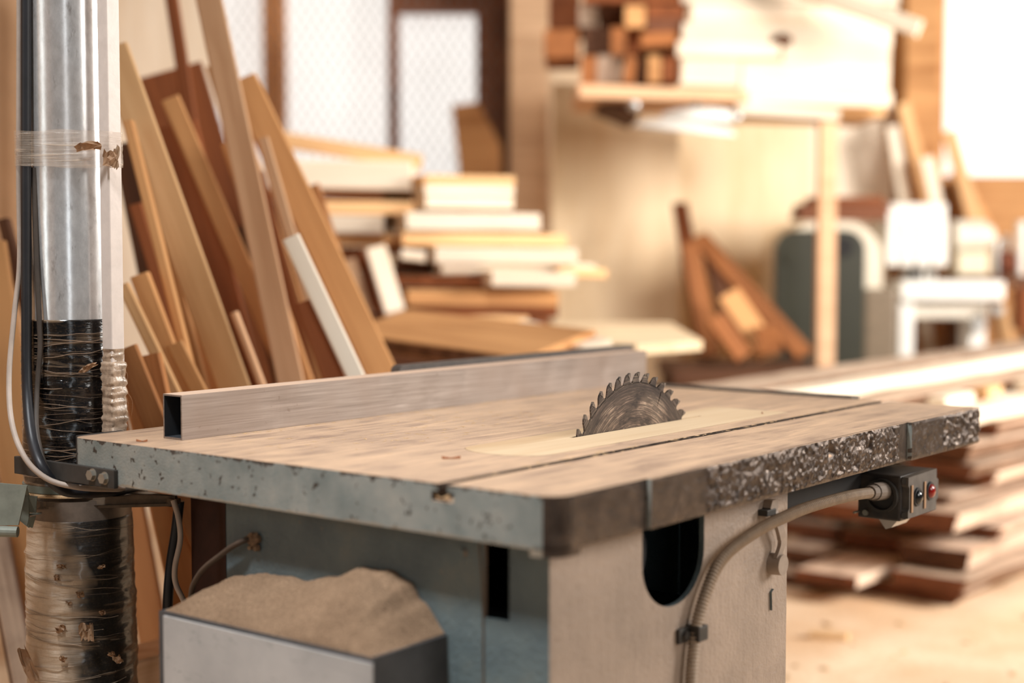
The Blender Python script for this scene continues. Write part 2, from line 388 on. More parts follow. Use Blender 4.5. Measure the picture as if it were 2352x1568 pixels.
def board(name, label, cat, p0, p1, wdir, w, t, mat, group=None, wane=0, rough=.0, seed=None, kind=None, parent=None):
    """a plank from p0 to p1 (centre line), width along wdir, own local frame with X along the grain"""
    rg = random.Random(seed if seed is not None else RND.random()); L = (p1-p0).length
    bm = bmesh.new(); n = max(2, int(L/.12)); rings = []
    ph = [rg.uniform(0, 20) for _ in range(4)]
    for i in range(n+1):
        x = L*i/n
        e1 = wane*(.5+.5*mnoise.noise(Vector((x*3, ph[0], 0)))+.25*mnoise.noise(Vector((x*11, ph[1], 0))))*w
        e2 = wane*(.5+.5*mnoise.noise(Vector((x*3, ph[2], 0)))+.25*mnoise.noise(Vector((x*11, ph[3], 0))))*w
        j = rough*mnoise.noise(Vector((x*5, ph[1], 3)))
        c = min(.004, t*.15)
        y0, y1 = -w/2, w/2
        pr = [(y0+c, -t/2+j), (y1-c, -t/2+j), (y1, -t/2+c+j), (y1-e1*.6, 0+j), (y1-e1, t/2-c+j), (y1-e1-c, t/2+j), (y0+e2+c, t/2+j), (y0+e2, t/2-c+j), (y0+e2*.6, 0+j), (y0, -t/2+c+j)]
        rings.append([bm.verts.new((x, a, b)) for a, b in pr])
    k = len(rings[0]); two = isinstance(mat, (list, tuple))
    for A, B in zip(rings, rings[1:]):
        for q in range(k):
            f = bm.faces.new((A[q], A[(q+1) % k], B[(q+1) % k], B[q]))
            if two and q in (2, 3, 7, 8): f.material_index = 1
    a = bm.faces.new(rings[0][::-1]); b = bm.faces.new(rings[-1])
    if two and len(mat) > 2: a.material_index = 2; b.material_index = 2
    o = link(name, bm, mat, parent); o.matrix_world = frame_from(p0, p1, wdir)
    if label: tag(o, label, cat, group, kind)
    return o

# ================================================================ ROOM
RX0, RX1, RY0, RY1 = -2.35, 5.2, -2.6, 7.6
bm = bmesh.new(); box(bm, RX0-.2, RX1+.2, RY0-.2, RY1+.3, -.12, 0); structure(link('floor', bm, M['floor']))
bm = bmesh.new(); box(bm, RX0-.15, RX0, RY0, RY1+.2, 0, 3.6); structure(link('wall_left', bm, M['wallwarm']))
# back wall with two openings: the meshed window (x -1.75..-.02) and the sunlit window at the right end
def xz(px, py, Y): p = at(px, py, Y); return p.x, p.z
bx0 = xz(400, 0, RY1)[0]; bx1 = xz(1118, 0, RY1)[0]; bz0 = xz(0, 440, RY1)[1]; bz1 = xz(0, 6, RY1)[1]
hx0 = xz(2158, 0, RY1)[0]; hx1 = hx0+1.5; hz0 = xz(0, 405, RY1)[1]
bm = bmesh.new()
for a, b_, c, d in ((RX0, bx0, 0, 3.6), (bx0, bx1, 0, bz0), (bx0, bx1, bz1+1.2, 3.6), (bx1, hx0, 0, 3.6), (hx0, hx1, 0, hz0), (hx0, hx1, 3.3, 3.6), (hx1, RX1, 0, 3.6)):
    box(bm, a, b_, RY1, RY1+.2, c, d)
structure(link('wall_back', bm, M['panelwarm']))
wn = bpy.data.objects.new('window_1', None); COL.objects.link(wn); wn.location = ((bx0+bx1)/2, RY1, bz0); structure(wn)
def wpart(name, parent, bm, mat):
    return link(name, bm, mat, parent, loc=tuple(-x for x in parent.location))
bm = bmesh.new(); box(bm, bx0, bx1, RY1+.10, RY1+.115, bz0, bz1+1.2); wpart('pane', wn, bm, M['pane'])
def frame_bar(px0, px1, dep=.06):
    x0, x1 = xz(px0, 0, RY1)[0], xz(px1, 0, RY1)[0]
    bm = bmesh.new(); box(bm, x0, x1, RY1-dep, RY1+.10, bz0, bz1+1.2, 0, .004); return bm
wpart('frame', wn, frame_bar(606, 652), M['orange'])
wpart('frame', wn, frame_bar(892, 914), M['brown'])
wpart('frame', wn, frame_bar(1094, 1135, .05), M['brown'])
wpart('frame', wn, frame_bar(396, 412), M['brown'])
bm = bmesh.new(); box(bm, xz(892, 0, RY1)[0], bx1, RY1-.055, RY1+.08, bz1-.05, bz1+.06, 0, .004); wpart('frame', wn, bm, M['brown'])
bm = bmesh.new(); box(bm, bx0, bx1, RY1-.07, RY1+.10, bz0-.05, bz0, 0, .004); wpart('sill', wn, bm, M['brown'])
# diamond wire mesh in front of the window (continues over the dark frame)
bm = bmesh.new(); sp = .052; mx0, mx1 = bx0-.02, xz(1165, 0, RY1)[0]; mz0, mz1 = bz0, bz1+.30
def wire(x0, z0, x1, z1):
    d = Vector((x1-x0, 0, z1-z0)).normalized(); n_ = Vector((-d.z, 0, d.x))*.0021
    a, b_ = Vector((x0, RY1-.09, z0)), Vector((x1, RY1-.09, z1))
    vv = [bm.verts.new(q + o_) for q in (a, b_) for o_ in (n_, -n_, Vector((0, .004, 0)))]
    for i, j in ((0, 1), (1, 2), (2, 0)): bm.faces.new((vv[i], vv[j], vv[j+3], vv[i+3]))
hgt = mz1-mz0; kx = .62
x = mx0-hgt*kx
while x < mx1+hgt*kx:
    for s in (1, -1):
        xa, xb = x, x+s*hgt*kx; za, zb = mz0, mz1
        def cl(X, xa=xa, xb=xb): return mz0+(X-xa)/(xb-xa)*hgt
        A = [xa, za]; B = [xb, zb]
        for E_ in (A, B):
            if E_[0] < mx0: E_[:] = [mx0, cl(mx0)]
            if E_[0] > mx1: E_[:] = [mx1, cl(mx1)]
        if abs(A[0]-B[0]) > .01 and mz0-1e-6 <= A[1] <= mz1+1e-6 and mz0-1e-6 <= B[1] <= mz1+1e-6: wire(A[0], A[1], B[0], B[1])
    x += sp
wpart('wire_mesh', wn, bm, plain('dusty_grey_wire', srgb(140, 132, 124), .6, .3))
w2 = bpy.data.objects.new('window_2', None); COL.objects.link(w2); w2.location = ((hx0+hx1)/2, RY1, hz0); structure(w2)
bm = bmesh.new(); box(bm, hx0, hx1, RY1+.10, RY1+.115, hz0, 3.3); wpart('pane', w2, bm, M['pane_hot'])
for q in (0, .5, 1):
    bm = bmesh.new(); X = hx0+q*(hx1-hx0); box(bm, X-.03, X+.03, RY1-.02, RY1+.1, hz0, 3.3, 0, .004); wpart('frame', w2, bm, M['tan'])
bm = bmesh.new(); box(bm, hx0, hx1, RY1-.06, RY1+.1, hz0-.05, hz0, 0, .004); wpart('sill', w2, bm, M['tan'])
# posts of the back wall
def post(name, px0, px1, Y, mat, d=.14, ztop=3.6):
    x0, x1 = xz(px0, 300, Y)[0], xz(px1, 300, Y)[0]
    bm = bmesh.new(); box(bm, -(x1-x0)/2, (x1-x0)/2, 0, d, 0, ztop, 0, .006)
    return structure(link(name, bm, mat, loc=((x0+x1)/2, Y, 0)))
post('trim_1', 1172, 1262, 7.2, wood('pillar_wood', srgb(206, 172, 138), srgb(160, 124, 94)), .3)
post('trim_2', 1134, 1168, 7.45, M['dark'], .14)
post('trim_3', 2078, 2156, 7.2, M['tan'], .3)

# ================================================================ TABLE SAW
U0, U1, V0, V1, ZT, ZB = 1.4066, 2.7066, 1.0358, 1.9680, .86, .795
SO = (1.753, 1.365)
sawp = UV(SO[0], SO[1], 0)
saw = empty('table_saw', 'heavy cast iron table saw with grey-green slab top, toothed blade and pale cabinet', 'table saw', sawp, TH)
def sp_(name, bm, mat, parent=None, smooth=False):
    o = link(name, bm, mat, parent or saw, smooth)
    if parent is None: o.location = (-SO[0], -SO[1], 0)
    return o
def rounded(u0, u1, v0, v1, r):
    """outline with radii r = (u0v0, u1v0, u1v1, u0v1)"""
    out = []
    for (cu, cv, a0), rr in zip(((u0, v0, math.pi), (u1, v0, 1.5*math.pi), (u1, v1, 0), (u0, v1, .5*math.pi)), r):
        if rr == 0: out.append((cu, cv)); continue
        ou = cu + (rr if cu == u0 else -rr); ov = cv + (rr if cv == v0 else -rr)
        for k in range(7): a = a0 + k/6*math.pi/2; out.append((ou+rr*math.cos(a), ov+rr*math.sin(a)))
    return out
RB, RA, RC = .032, .024, .003
IN0, IN1, IV0, IV1 = 1.705, 2.410, 1.262, 1.413      # throat insert opening (round near end bulging to 1.655)
def bite(rev=False, grow=0):
    n = 12; c = (IV0+IV1)/2; h = (IV1-IV0)/2+grow
    p = [(IN0-(.050+grow)*math.cos(t), c+h*math.sin(t)) for t in [math.pi/2-math.pi*k/n for k in range(n+1)]]
    return p[::-1] if rev else p
bm = bmesh.new()
SV0, SV1 = 1.202, 1.218
def ring_outline(vlo, z0, z1):
    """everything with v >= vlo, around the insert opening: near part, far part, left part and the strip by the slot"""
    nr = rounded(U0, U1, vlo, V1, (0, 0, RC, RA))
    prism(bm, [(IN0, IV0), (IN0, vlo), (U0, vlo)] + [p for p in nr if p[0] < U0+RA+.001 and p[1] > 1.5] [::-1] + [(IN0, V1), (IN0, IV1)] + bite(False)[1:-1], 2, z0, z1)
    prism(bm, [(IN0, IV1), (IN1, IV1), (IN1, V1), (IN0, V1)], 2, z0, z1)
    prism(bm, [(IN0, vlo), (IN1, vlo), (IN1, IV0), (IN0, IV0)], 2, z0, z1)
    prism(bm, [(IN1, vlo), (U1, vlo), (U1, V1), (IN1, V1)], 2, z0, z1)
def near_strip(vhi, z0, z1):
    o = rounded(U0, U1, V0, vhi, (RB, RC, 0, 0)); prism(bm, o, 2, z0, z1)
ring_outline(1.21, ZB, .838); near_strip(1.21, ZB, .838)
ring_outline(1.228, .838, .8505); near_strip(1.192, .838, .8505)
ring_outline(SV1, .8505, ZT); near_strip(SV0, .8505, ZT)
# corner boss under the near corner and cast lip along the painted edge
o_ = rounded(U0, U0+.05, V0, V0+.045, (RB, 0, 0, .012)); prism(bm, o_, 2, ZB-.0085, ZB+.004)
# rough cast side: fine skin standing a few millimetres proud, in three steps like the casting
nu, nz = 560, 30
def skin_off(u, z):
    base = 0
    if 1.602 < u: base = .005
    if u > 2.400: base = .010
    k = 0.0005
    if u > 1.743 and u < 2.36: k = .0029
    if 2.54 < u: k = .0036
    if 2.40 < u <= 2.54: k = .0012
    p = Vector((u*150, 0, z*74)); q_ = Vector((7, 3, 1))
    t = k*(.55 + .75*mnoise.noise(p) + .55*mnoise.noise(p*2.1+q_) + .4*mnoise.noise(p*4.2-q_)) + k*.6*mnoise.noise(Vector((u*30, 4, z*30)))
    pit = mnoise.noise(Vector((u*42, 9, z*34)))
    if k > .002 and pit > .42: t -= (pit-.42)*.02
    e = min(1, (ZT-z)/.006+.25)*min(1, (z-ZB)/.006+.2)
    g = 0
    for gu in (1.602, 2.400):                       # hollow fillet before each step
        if gu-.02 < u < gu: g = -.0018*(1-(gu-u)/.02)
    return base + t*e + g
grid = []
for i in range(nu+1):
    u = U0+RB+(U1-U0-RB-.002)*i/nu; rowv = []
    for j in range(nz+1):
        z = ZB+(ZT-.0006-ZB)*j/nz
        rowv.append(bm.verts.new((u, V0-skin_off(u, z), z)))
    grid.append(rowv)
for i in range(nu):
    for j in range(nz):
        bm.faces.new((grid[i][j], grid[i+1][j], grid[i+1][j+1], grid[i][j+1]))
for j in (0, nz):                                   # close top and bottom of the skin back to the slab
    back = [bm.verts.new((grid[i][j].co.x, V0+.002, grid[i][j].co.z)) for i in range(nu+1)]
    for i in range(nu): bm.faces.new((grid[i][j], grid[i+1][j], back[i+1], back[i]))
    if j == 0: bb = back
    else:
        for e_ in (0, nu):
            bm.faces.new([grid[e_][q] for q in range(nz+1)] + [back[e_], bb[e_]])
top = sp_('tabletop', bm, M['table'])
for p_ in top.data.polygons: p_.use_smooth = True
top.data.set_sharp_from_angle(angle=math.radians(64))
# throat insert of yellow wood with the blade gap
VB = 1.3531; G0, G1, GW = 1.876, 2.262, .0035
bm = bmesh.new(); zi0, zi1 = .842, .8604
e = .0007
prism(bm, [(G0, IV0+e), (IN0, IV0+e)] + bite(True, -e)[1:-1] + [(IN0, IV1-e), (G0, IV1-e)], 2, zi0, zi1)
prism(bm, [(G0, IV0+e), (G1, IV0+e), (G1, VB-GW), (G0, VB-GW)], 2, zi0, zi1)
prism(bm, [(G0, VB+GW), (G1, VB+GW), (G1, IV1-e), (G0, IV1-e)], 2, zi0, zi1)
prism(bm, [(G1, IV0+e), (IN1-e, IV0+e), (IN1-e, IV1-e), (G1, IV1-e)], 2, zi0, zi1)
sp_('throat_insert', bm, M['insert'])
# the blade
NT, RO = 44, .196
bm = bmesh.new(); disc = []; wt = 2*math.pi/NT
for k in range(NT):
    sh = [(0, .1802), (.34, .1802), (.67, .1802)]
    if k == 15: sh = [(0, .1802), (.40, .1802), (.43, .172), (.47, .162), (.52, .1525), (.57, .152), (.53, .162), (.50, .172), (.475, .1802)]
    if k == 15: sh = [(0, .1802), (.44, .1802), (.45, .170), (.46, .160), (.47, .1515), (.52, .1515), (.53, .160), (.54, .170), (.55, .1802), (.8, .1802)]
    disc += [(r*math.cos(math.radians(190)-(k+t)*wt), r*math.sin(math.radians(190)-(k+t)*wt)) for t, r in sh]
n = len(disc); rr_ = []
for y_ in (-.0014, .0014):
    o_ = [bm.verts.new((x, y_, z)) for x, z in disc]; i_ = [bm.verts.new((.125*x/math.hypot(x, z), y_, .125*z/math.hypot(x, z))) for x, z in disc]; rr_.append(o_)
    for k in range(n): bm.faces.new((o_[k], o_[(k+1) % n], i_[(k+1) % n], i_[k]))
    bm.faces.new(i_)
for k in range(n): bm.faces.new((rr_[0][k], rr_[0][(k+1) % n], rr_[1][(k+1) % n], rr_[1][k]))
for k in range(NT):
    sh = [(-.03, .1780), (0, .1808), (.12, .1845), (.26, .1905), (.42, .1943), (.72, .1960), (.755, .1955), (.72, .1900), (.69, .1850), (.74, .1812), (.84, .1780), (.4, .1780)]
    prism(bm, [(r*math.cos(math.radians(190)-(k+t)*wt), r*math.sin(math.radians(190)-(k+t)*wt)) for t, r in sh], 1, -.0014, .0014)
for k in range(NT):
    a0 = 2*math.pi*k/NT; w = 2*math.pi/NT
    q = []
    for t, r in ((.50, .1940), (.72, .1967), (.762, .1960), (.72, .1892), (.62, .1880)):
        a = math.radians(190)-(a0+t*w); q.append((r*math.cos(a), r*math.sin(a)))
    prism(bm, q, 1, -.0021, .0021, 1)
bl = link('saw_blade', bm, [M['blade'], plain('carbide', srgb(120, 108, 98), .4, .7, var=.3)], saw); bl.location = (2.052-SO[0], VB-SO[1], .7536)
# cabinet
CU0, CU1, CV0, CV1 = 1.4484, 2.0575, 1.0758, 1.6542
bm = bmesh.new()
arch = [(1.653, ZB)] + [(1.732-.079*math.cos(t), .734-.068*math.sin(t)) for t in [math.pi*k/18 for k in range(19)]] + [(1.811, ZB)]
prism(bm, [(CU0, 0), (CU1, 0), (CU1, ZB)] + arch[::-1] + [(CU0, ZB)], 1, CV0, CV0+.008)
slot = [(1.1375, ZB), (1.1375, .690), (1.1777, .689), (1.1777, ZB)]
prism(bm, [(CV0+.008, 0), (CV0+.008, ZB)] + slot + [(CV1, ZB), (CV1, 0)], 0, CU0, CU0+.006)
box(bm, CU0+.006, CU1, CV1-.008, CV1, 0, ZB); box(bm, CU1-.008, CU1, CV0+.008, CV1-.008, 0, ZB)
cabp = sp_('cabinet', bm, M['cab'])
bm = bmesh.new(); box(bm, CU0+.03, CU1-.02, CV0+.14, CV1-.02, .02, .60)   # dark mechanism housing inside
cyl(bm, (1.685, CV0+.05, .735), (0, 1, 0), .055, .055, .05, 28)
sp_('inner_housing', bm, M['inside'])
bm = bmesh.new()
prism(bm, [(1.186, ZB), (1.180, .74), (1.1777, .685), (1.1777, 0.02), (CV1, .02), (CV1, ZB)], 0, CU0-.004, CU0)
sp_('access_plate', bm, M['cab'])
bm = bmesh.new(); cyl(bm, (CU0-.004, 1.2075, .769), (-1, 0, 0), .0065, .005, .005, 14); sp_('rivet', bm, M['cab'])
bm = bmesh.new()                                     # old weld bead plate and dents on the dusty side
prism(bm, [(2.003, .636), (2.010, .640), (2.012, .612), (2.005, .608)], 1, CV0-.004, CV0)
sp_('weld_lump', bm, M['cab'])
# motor cover box filled to the brim with sawdust
MU0, MU1, MV0, MV1, MZ = 1.3084, CU0, 1.2345, 1.6383, .6560
bm = bmesh.new()
box(bm, MU0, MU1, MV0, MV0+.004, .12, MZ+.003); box(bm, MU0, MU1, MV1-.004, MV1, .12, MZ)
box(bm, MU0, MU0+.003, MV0+.004, MV1-.004, .12, MZ+.001); box(bm, MU0+.003, MU1, MV0+.004, MV1-.004, .12, .125)
mot = sp_('motor_cover', bm, plain('dark_grey_paint', srgb(84, 84, 86), .5, .1, var=.3))
bm = bmesh.new(); box(bm, MU0-.003, MU0, MV0+.001, MV1-.012, .12, MZ-.004, 0, .001)
fpl = link('front_plate', bm, M['motorface'], mot)
# knob lever on the dusty side
bm = bmesh.new()
lev = catmull([(1.990, CV0-.010, .765), (2.000, CV0-.016, .738), (2.014, CV0-.014, .712), (2.004, CV0-.012, .69)], 6)
for i in range(len(lev)-1):
    a, b_ = lev[i], lev[i+1]; w_ = .009 if i < len(lev)*.55 else .0075
    vv = [bm.verts.new(p + Vector((s, y, 0))) for p in (a, b_) for s in (-w_, w_) for y in (-.003, .003)]
    for f in ((0, 1, 3, 2), (4, 6, 7, 5), (0, 4, 5, 1), (2, 3, 7, 6), (0, 2, 6, 4), (1, 5, 7, 3)): bm.faces.new([vv[i_] for i_ in f])
cyl(bm, (1.990, CV0-.014, .768), (0, 1, 0), .012, .012, .016, 6)
M['duststeel'] = plain('dusty_lever_steel', srgb(158, 140, 125), .55, 0, var=.25, scale=60)
lv = sp_('locking_lever', bm, M['duststeel'])
bm = bmesh.new(); cyl(bm, (2.0085, CV0, .6785), (0, -1, 0), .0165, .0155, .020, 28); sp_('lever_knob', bm, M['duststeel'], lv, True)
# switch box, bracket and conduit
bm = bmesh.new()
box(bm, 2.394, 2.522, 1.040, 1.118, .690, .768, 0, .004)
sb = sp_('switch_box', bm, plain('black_switch_casing', srgb(44, 42, 42), .55, 0, var=.35, scale=60, c2=srgb(66, 58, 52)))
bm = bmesh.new()
fo = [(2.398, .696), (2.518, .696), (2.518, .712), (2.526, .716), (2.526, .748), (2.518, .752), (2.518, .768), (2.398, .766), (2.398, .752), (2.402, .748), (2.402, .712), (2.398, .708)]
prism(bm, fo, 1, 1.028, 1.041)
sp_('switch_plate', bm, plain('dusty_black_plate', srgb(96, 89, 83), .5, 0, var=.45, scale=40), sb)
def button(name, u, z, mat):
    bm = bmesh.new(); cyl(bm, (u, 1.028, z), (0, -1, 0), .0165, .0155, .003, 24)
    sp_('button_bezel', bm, M['black'], sb, True)
    bm = bmesh.new()
    for i in range(6):
        a0, a1 = i/6*math.pi/2, (i+1)/6*math.pi/2
        cyl(bm, (u, 1.026-.008*math.sin(a0), z), (0, -1, 0), .0125*math.cos(a0), max(.0004, .0125*math.cos(a1)), .008*(math.sin(a1)-math.sin(a0)), 20, caps=(i == 0))
    o = sp_(name, bm, mat, sb, True); return o
button('black_button', 2.434, .729, plain('black_gloss', srgb(26, 26, 28), .15, var=.1, bmp=0))['label'] = 'black push button'
button('red_button', 2.488, .7325, plain('red_gloss', srgb(140, 26, 20), .15, var=.1, bmp=0))['label'] = 'red push button'
for u_ in (2.407, 2.461):
    bm = bmesh.new(); box(bm, u_, u_+.0075, 1.0255, 1.0275, .705, .752, 0, .001); sp_('label_strip', bm, plain('dusty_tan_strip', srgb(170, 132, 98), .6), sb)
for u_, z_ in ((2.399, .7005), (2.399, .760)):
    bm = bmesh.new(); cyl(bm, (u_+.004, 1.036, z_), (-1, -.4, 0), .006, .006, .006, 12); sp_('screw', bm, M['darkmetal'], sb)
bm = bmesh.new(); cyl(bm, (2.390, 1.1005, .7005), (-1, 0, 0), .005, .005, .004, 12); cyl(bm, (2.395, 1.116, .700), (-1, .1, 0), .0022, .0022, .016, 8); sp_('screw', bm, M['bolt'], sb)
bm = bmesh.new()                                     # open socket collar for the conduit
for i in range(28):
    a0, a1 = 2*math.pi*i/28, 2*math.pi*(i+1)/28
    q = [(1.072+r*math.cos(a), .732+r*math.sin(a)) for a, r in ((a0, .029), (a1, .029), (a1, .024), (a0, .024))]
    prism(bm, q, 0, 2.386, 2.396)
sp_('conduit_socket', bm, M['darkmetal'], sb)
bm = bmesh.new(); prism(bm, [(1.100, .694), (1.085, .688), (1.072, .672), (1.062, .676), (1.050, .690)], 0, 2.408, 2.470); sp_('clear_flap', bm, plain('clear_plastic', srgb(206, 196, 186), .3), sb)
bm = bmesh.new(); box(bm, 2.03, 2.50, 1.10, 1.20, .772, ZB); box(bm, 2.06, 2.42, 1.112, 1.20, .735, .772); sp_('switch_bracket', bm, M['inside'])
cpts = [(1.757, 1.064, .45), (1.7591, 1.064, .5555), (1.7664, 1.064, .6074), (1.7751, 1.063, .6421), (1.7898, 1.062, .6698), (1.8153, 1.061, .7021), (1.8451, 1.060, .7207), (1.8881, 1.058, .7339), (1.9455, 1.055, .7458), (2.0, 1.052, .752), (2.0662, 1.050, .757), (2.1546, 1.050, .7575), (2.24, 1.053, .7545), (2.34, 1.064, .745)]
cp = resample(catmull(cpts, 40), .00105)
bm = bmesh.new(); tube(bm, cp, lambda i: .0080+.0012*math.cos(i*2*math.pi/5), 12)
sp_('flexible_conduit', bm, plain('grey_corrugated_plastic', srgb(176, 156, 136), .5, var=.25, scale=60))
bm = bmesh.new(); cyl(bm, (2.318, 1.0615, .7475), (1, .09, -.09), .0115, .0125, .024, 16); cyl(bm, (2.34, 1.0645, .7455), (1, .09, -.09), .015, .015, .05, 16); sp_('conduit_gland', bm, plain('dusty_grey_gland', srgb(112, 98, 86), .7, var=.3))
bm = bmesh.new(); box(bm, 1.7735-.012, 1.7735+.013, 1.053, 1.076, .612, .633, 0, .002); box(bm, 1.738, 1.765, 1.070, 1.076, .612, .632, 0, .001); cyl(bm, (1.752, 1.070, .622), (0, -1, 0), .007, .006, .005, 12)
sp_('conduit_clip', bm, M['darkmetal'])
bm = bmesh.new(); box(bm, 1.965, 1.992, 1.060, 1.076, .757, .766, 0, .001); sp_('conduit_clip', bm, M['darkmetal'])
# steel bar bolted to the slab edge that holds the duct, and the dark filler block behind
bm = bmesh.new(); box(bm, U0-.008, U0, 1.852, 2.108, .7915, .8195, 0, .0012)
bar = sp_('bracket_bar', bm, M['darkmetal'])
for v_, z_ in ((1.9032, .8083), (1.8735, .8058)):
    bm = bmesh.new(); cyl(bm, (U0-.008, v_, z_), (-1, 0, 0), .0082, .0082, .007, 6); cyl(bm, (U0-.0075, v_, z_), (-1, 0, 0), .0098, .0098, .0014, 16); sp_('bolt', bm, M['bolt'], bar)
bm = bmesh.new(); box(bm, 1.434, 1.52, V1+.0005, V1+.026, .812, .8585, 0, .002); sp_('filler_block', bm, M['darkmetal'])
# dark rail along the far edge of the slab
bm = bmesh.new(); box(bm, U1+.001, U1+.035, 1.28, 1.79, .80, .8635, 0, .001); sp_('rear_rail', bm, M['darkmetal'])
# brown door plate behind the cabinet, short cable stub with foam blob
bm = bmesh.new(); box(bm, 1.640, 1.652, 1.880, 1.966, .22, ZB); sp_('rear_plate', bm, plain('red_brown_plate', srgb(74, 44, 34), .6, var=.3))
bm = bmesh.new(); box(bm, 1.70, 1.712, 1.662, 1.90, .22, ZB); sp_('rear_plate', bm, M['inside'])  # added dark plate, stands for the shade in the gap beside the cabinet
bm = bmesh.new(); 
for i in range(26):
    a = RND.uniform(0, 6.28); r_ = RND.uniform(0, .014)
    cyl(bm, (CU0-.006, 1.594+r_*math.cos(a), .742+.9*r_*math.sin(a)-.004), (-1, RND.uniform(-.5, .5), RND.uniform(-.5, .5)), .0045, .003, .006, 7)
sp_('sealant_blob', bm, M['sawdust'])
bm = bmesh.new(); tube(bm, catmull([UV(1.445, 1.594, .742), UV(1.43, 1.61, .735), UV(1.43, 1.65, .712), UV(1.43, 1.70, .675), UV(1.44, 1.73, .62), UV(1.45, 1.735, .45)], 8), .0042, 10)
tag(link('motor_cable', bm, plain('dusty_brown_cable', srgb(84, 66, 52), .7, var=.4), None, True), 'thin dusty dark cable running from blue cabinet down behind the sawdust box', 'cable')

# sawdust heaped in the motor cover
prf = [(1.8033, .6027), (1.645, .656), (1.6223, .6849), (1.5677, .6945), (1.4977, .6943), (1.4303, .7070), (1.3735, .7276), (1.3342, .7300), (1.296, .7189), (1.2772, .6958), (1.2300, .6570)]
prf[0] = (1.66, .652); prf[1] = (1.640, .660)
def prof_z(v):
    for (a, za), (b_, zb) in zip(prf, prf[1:]):
        if b_ <= v <= a:
            t = (v-b_)/(a-b_); t = t*t*(3-2*t); return zb+(za-zb)*t
    return MZ
bm = bmesh.new(); nu_, nv_ = 36, 84; g = []
for i in range(nu_+1):
    r_ = []
    for j in range(nv_+1):
        s = i/nu_; u = MU0+.0034+(MU1-.0047-MU0-.0034)*s; v = MV0+.0043+(MV1-MV0-.0086)*j/nv_
        k = min(1, 1.18*s)**.72
        edge = min(1, (v-MV0)/.02, (MV1-v)/.02)
        z = MZ-.001+(prof_z(v)-MZ+.001)*k + .0035*edge*mnoise.noise(Vector((u*28, v*28, 1)))*min(1, s*6) + .0014*mnoise.noise(Vector((u*110, v*110, 3)))
        z += .012*max(0, edge)*math.sin(math.pi*min(1, s*1.3))*max(0, 1-abs(v-1.31)/.09)
        r_.append(bm.verts.new((u, v, z)))
    g.append(r_)
for i in range(nu_):
    for j in range(nv_): bm.faces.new((g[i][j], g[i+1][j], g[i+1][j+1], g[i][j+1]))
low = [[bm.verts.new((q.co.x, q.co.y, .60)) for q in r_] for r_ in (g[0], g[-1])]
for a, b_ in ((g[0], low[0]), (g[-1], low[1])):
    for j in range(nv_): bm.faces.new((a[j], a[j+1], b_[j+1], b_[j]))
for j in (0, nv_):
    bm.faces.new([g[i][j] for i in range(nu_+1)] + [low[1][j], low[0][j]])
bm.faces.new(low[0] + low[1][::-1])
hp = link('sawdust_heap', bm, M['sawdust'], None, True, loc=(0, 0, 0), rot=(0, 0, TH))
tag(hp, 'heap of grey-tan sawdust filling the open grey box on the saw cabinet', 'sawdust', kind='stuff')

# rip fence tube with dents, lying on the slab
FU0, FU1, FV0, FV1, FZ0, FZ1 = 1.4865, 2.778, 1.8000, 1.8440, ZT+.0004, ZT+.0688
bm = bmesh.new(); n = 160; th = .0026
dents = [(1.69, .890, .0008, .016), (1.98, .888, .0012, .02), (2.06, .884, .0016, .024), (2.16, .918, .0008, .012), (2.30, .900, .0010, .024), (2.42, .905, .0010, .02), (2.50, .892, .0012, .026), (2.62, .90, .0014, .022)]
def dent(u, z): return sum(d*math.exp(-((u-a)/w)**2-((z-b_)/.030)**2) for a, b_, d, w in dents)
rings = []
zs = [FZ0+(FZ1-FZ0)*k/10 for k in range(11)]
for i in range(n+1):
    u = FU0+(FU1-FU0)*i/n
    ri = [bm.verts.new((u, FV0+dent(u, z), z)) for z in zs] + [bm.verts.new((u, FV1, FZ1)), bm.verts.new((u, FV1, FZ0))]
    rings.append(ri)
K = len(rings[0])
for A, B in zip(rings, rings[1:]):
    for k in range(K): bm.faces.new((A[k], A[(k+1) % K], B[(k+1) % K], B[k]))
inn = []
for u in (FU0, FU1):
    inn.append([bm.verts.new((u, y, z)) for y, z in ((FV0+th, FZ0+th), (FV0+th, FZ1-th), (FV1-th, FZ1-th), (FV1-th, FZ0+th))])
for k in range(4): bm.faces.new((inn[0][k], inn[0][(k+1) % 4], inn[1][(k+1) % 4], inn[1][k])).material_index = 1
for ri, q in ((rings[0], inn[0]), (rings[-1], inn[1])):
    c4 = [ri[0], ri[10], ri[11], ri[12]]
    bm.faces.new([ri[k] for k in range(11)] + [q[1], q[0]])
    for k in (1, 2, 3): bm.faces.new((c4[k], c4[(k+1) % 4], q[(k+1) % 4], q[k]))
fn = link('rip_fence', bm, [M['alu'], plain('dark_tube_inside', srgb(60, 62, 66), .6, .3)], None, False, loc=(0, 0, 0), rot=(0, 0, TH))
tag(fn, 'dented hollow aluminium rectangular tube lying along the saw table as a fence', 'rip fence')
bm = bmesh.new()
o_ = [(2.0775, ZT+.0004), (2.865, ZT+.0004), (2.865, .9335)] + [(2.0775+.012-.012*math.cos(t), .9215+.012*math.sin(t)) for t in [math.pi/2-math.pi/2*k/6 for k in range(7)]]
prism(bm, o_, 1, 1.892, 1.914)
dk = link('steel_bar', bm, plain('dark_dusty_bar', srgb(86, 76, 70), .5, .2, var=.45, scale=40), None, False, loc=(0, 0, 0), rot=(0, 0, TH))
tag(dk, 'dark flat bar with a rounded end standing behind the aluminium tube', 'bar')

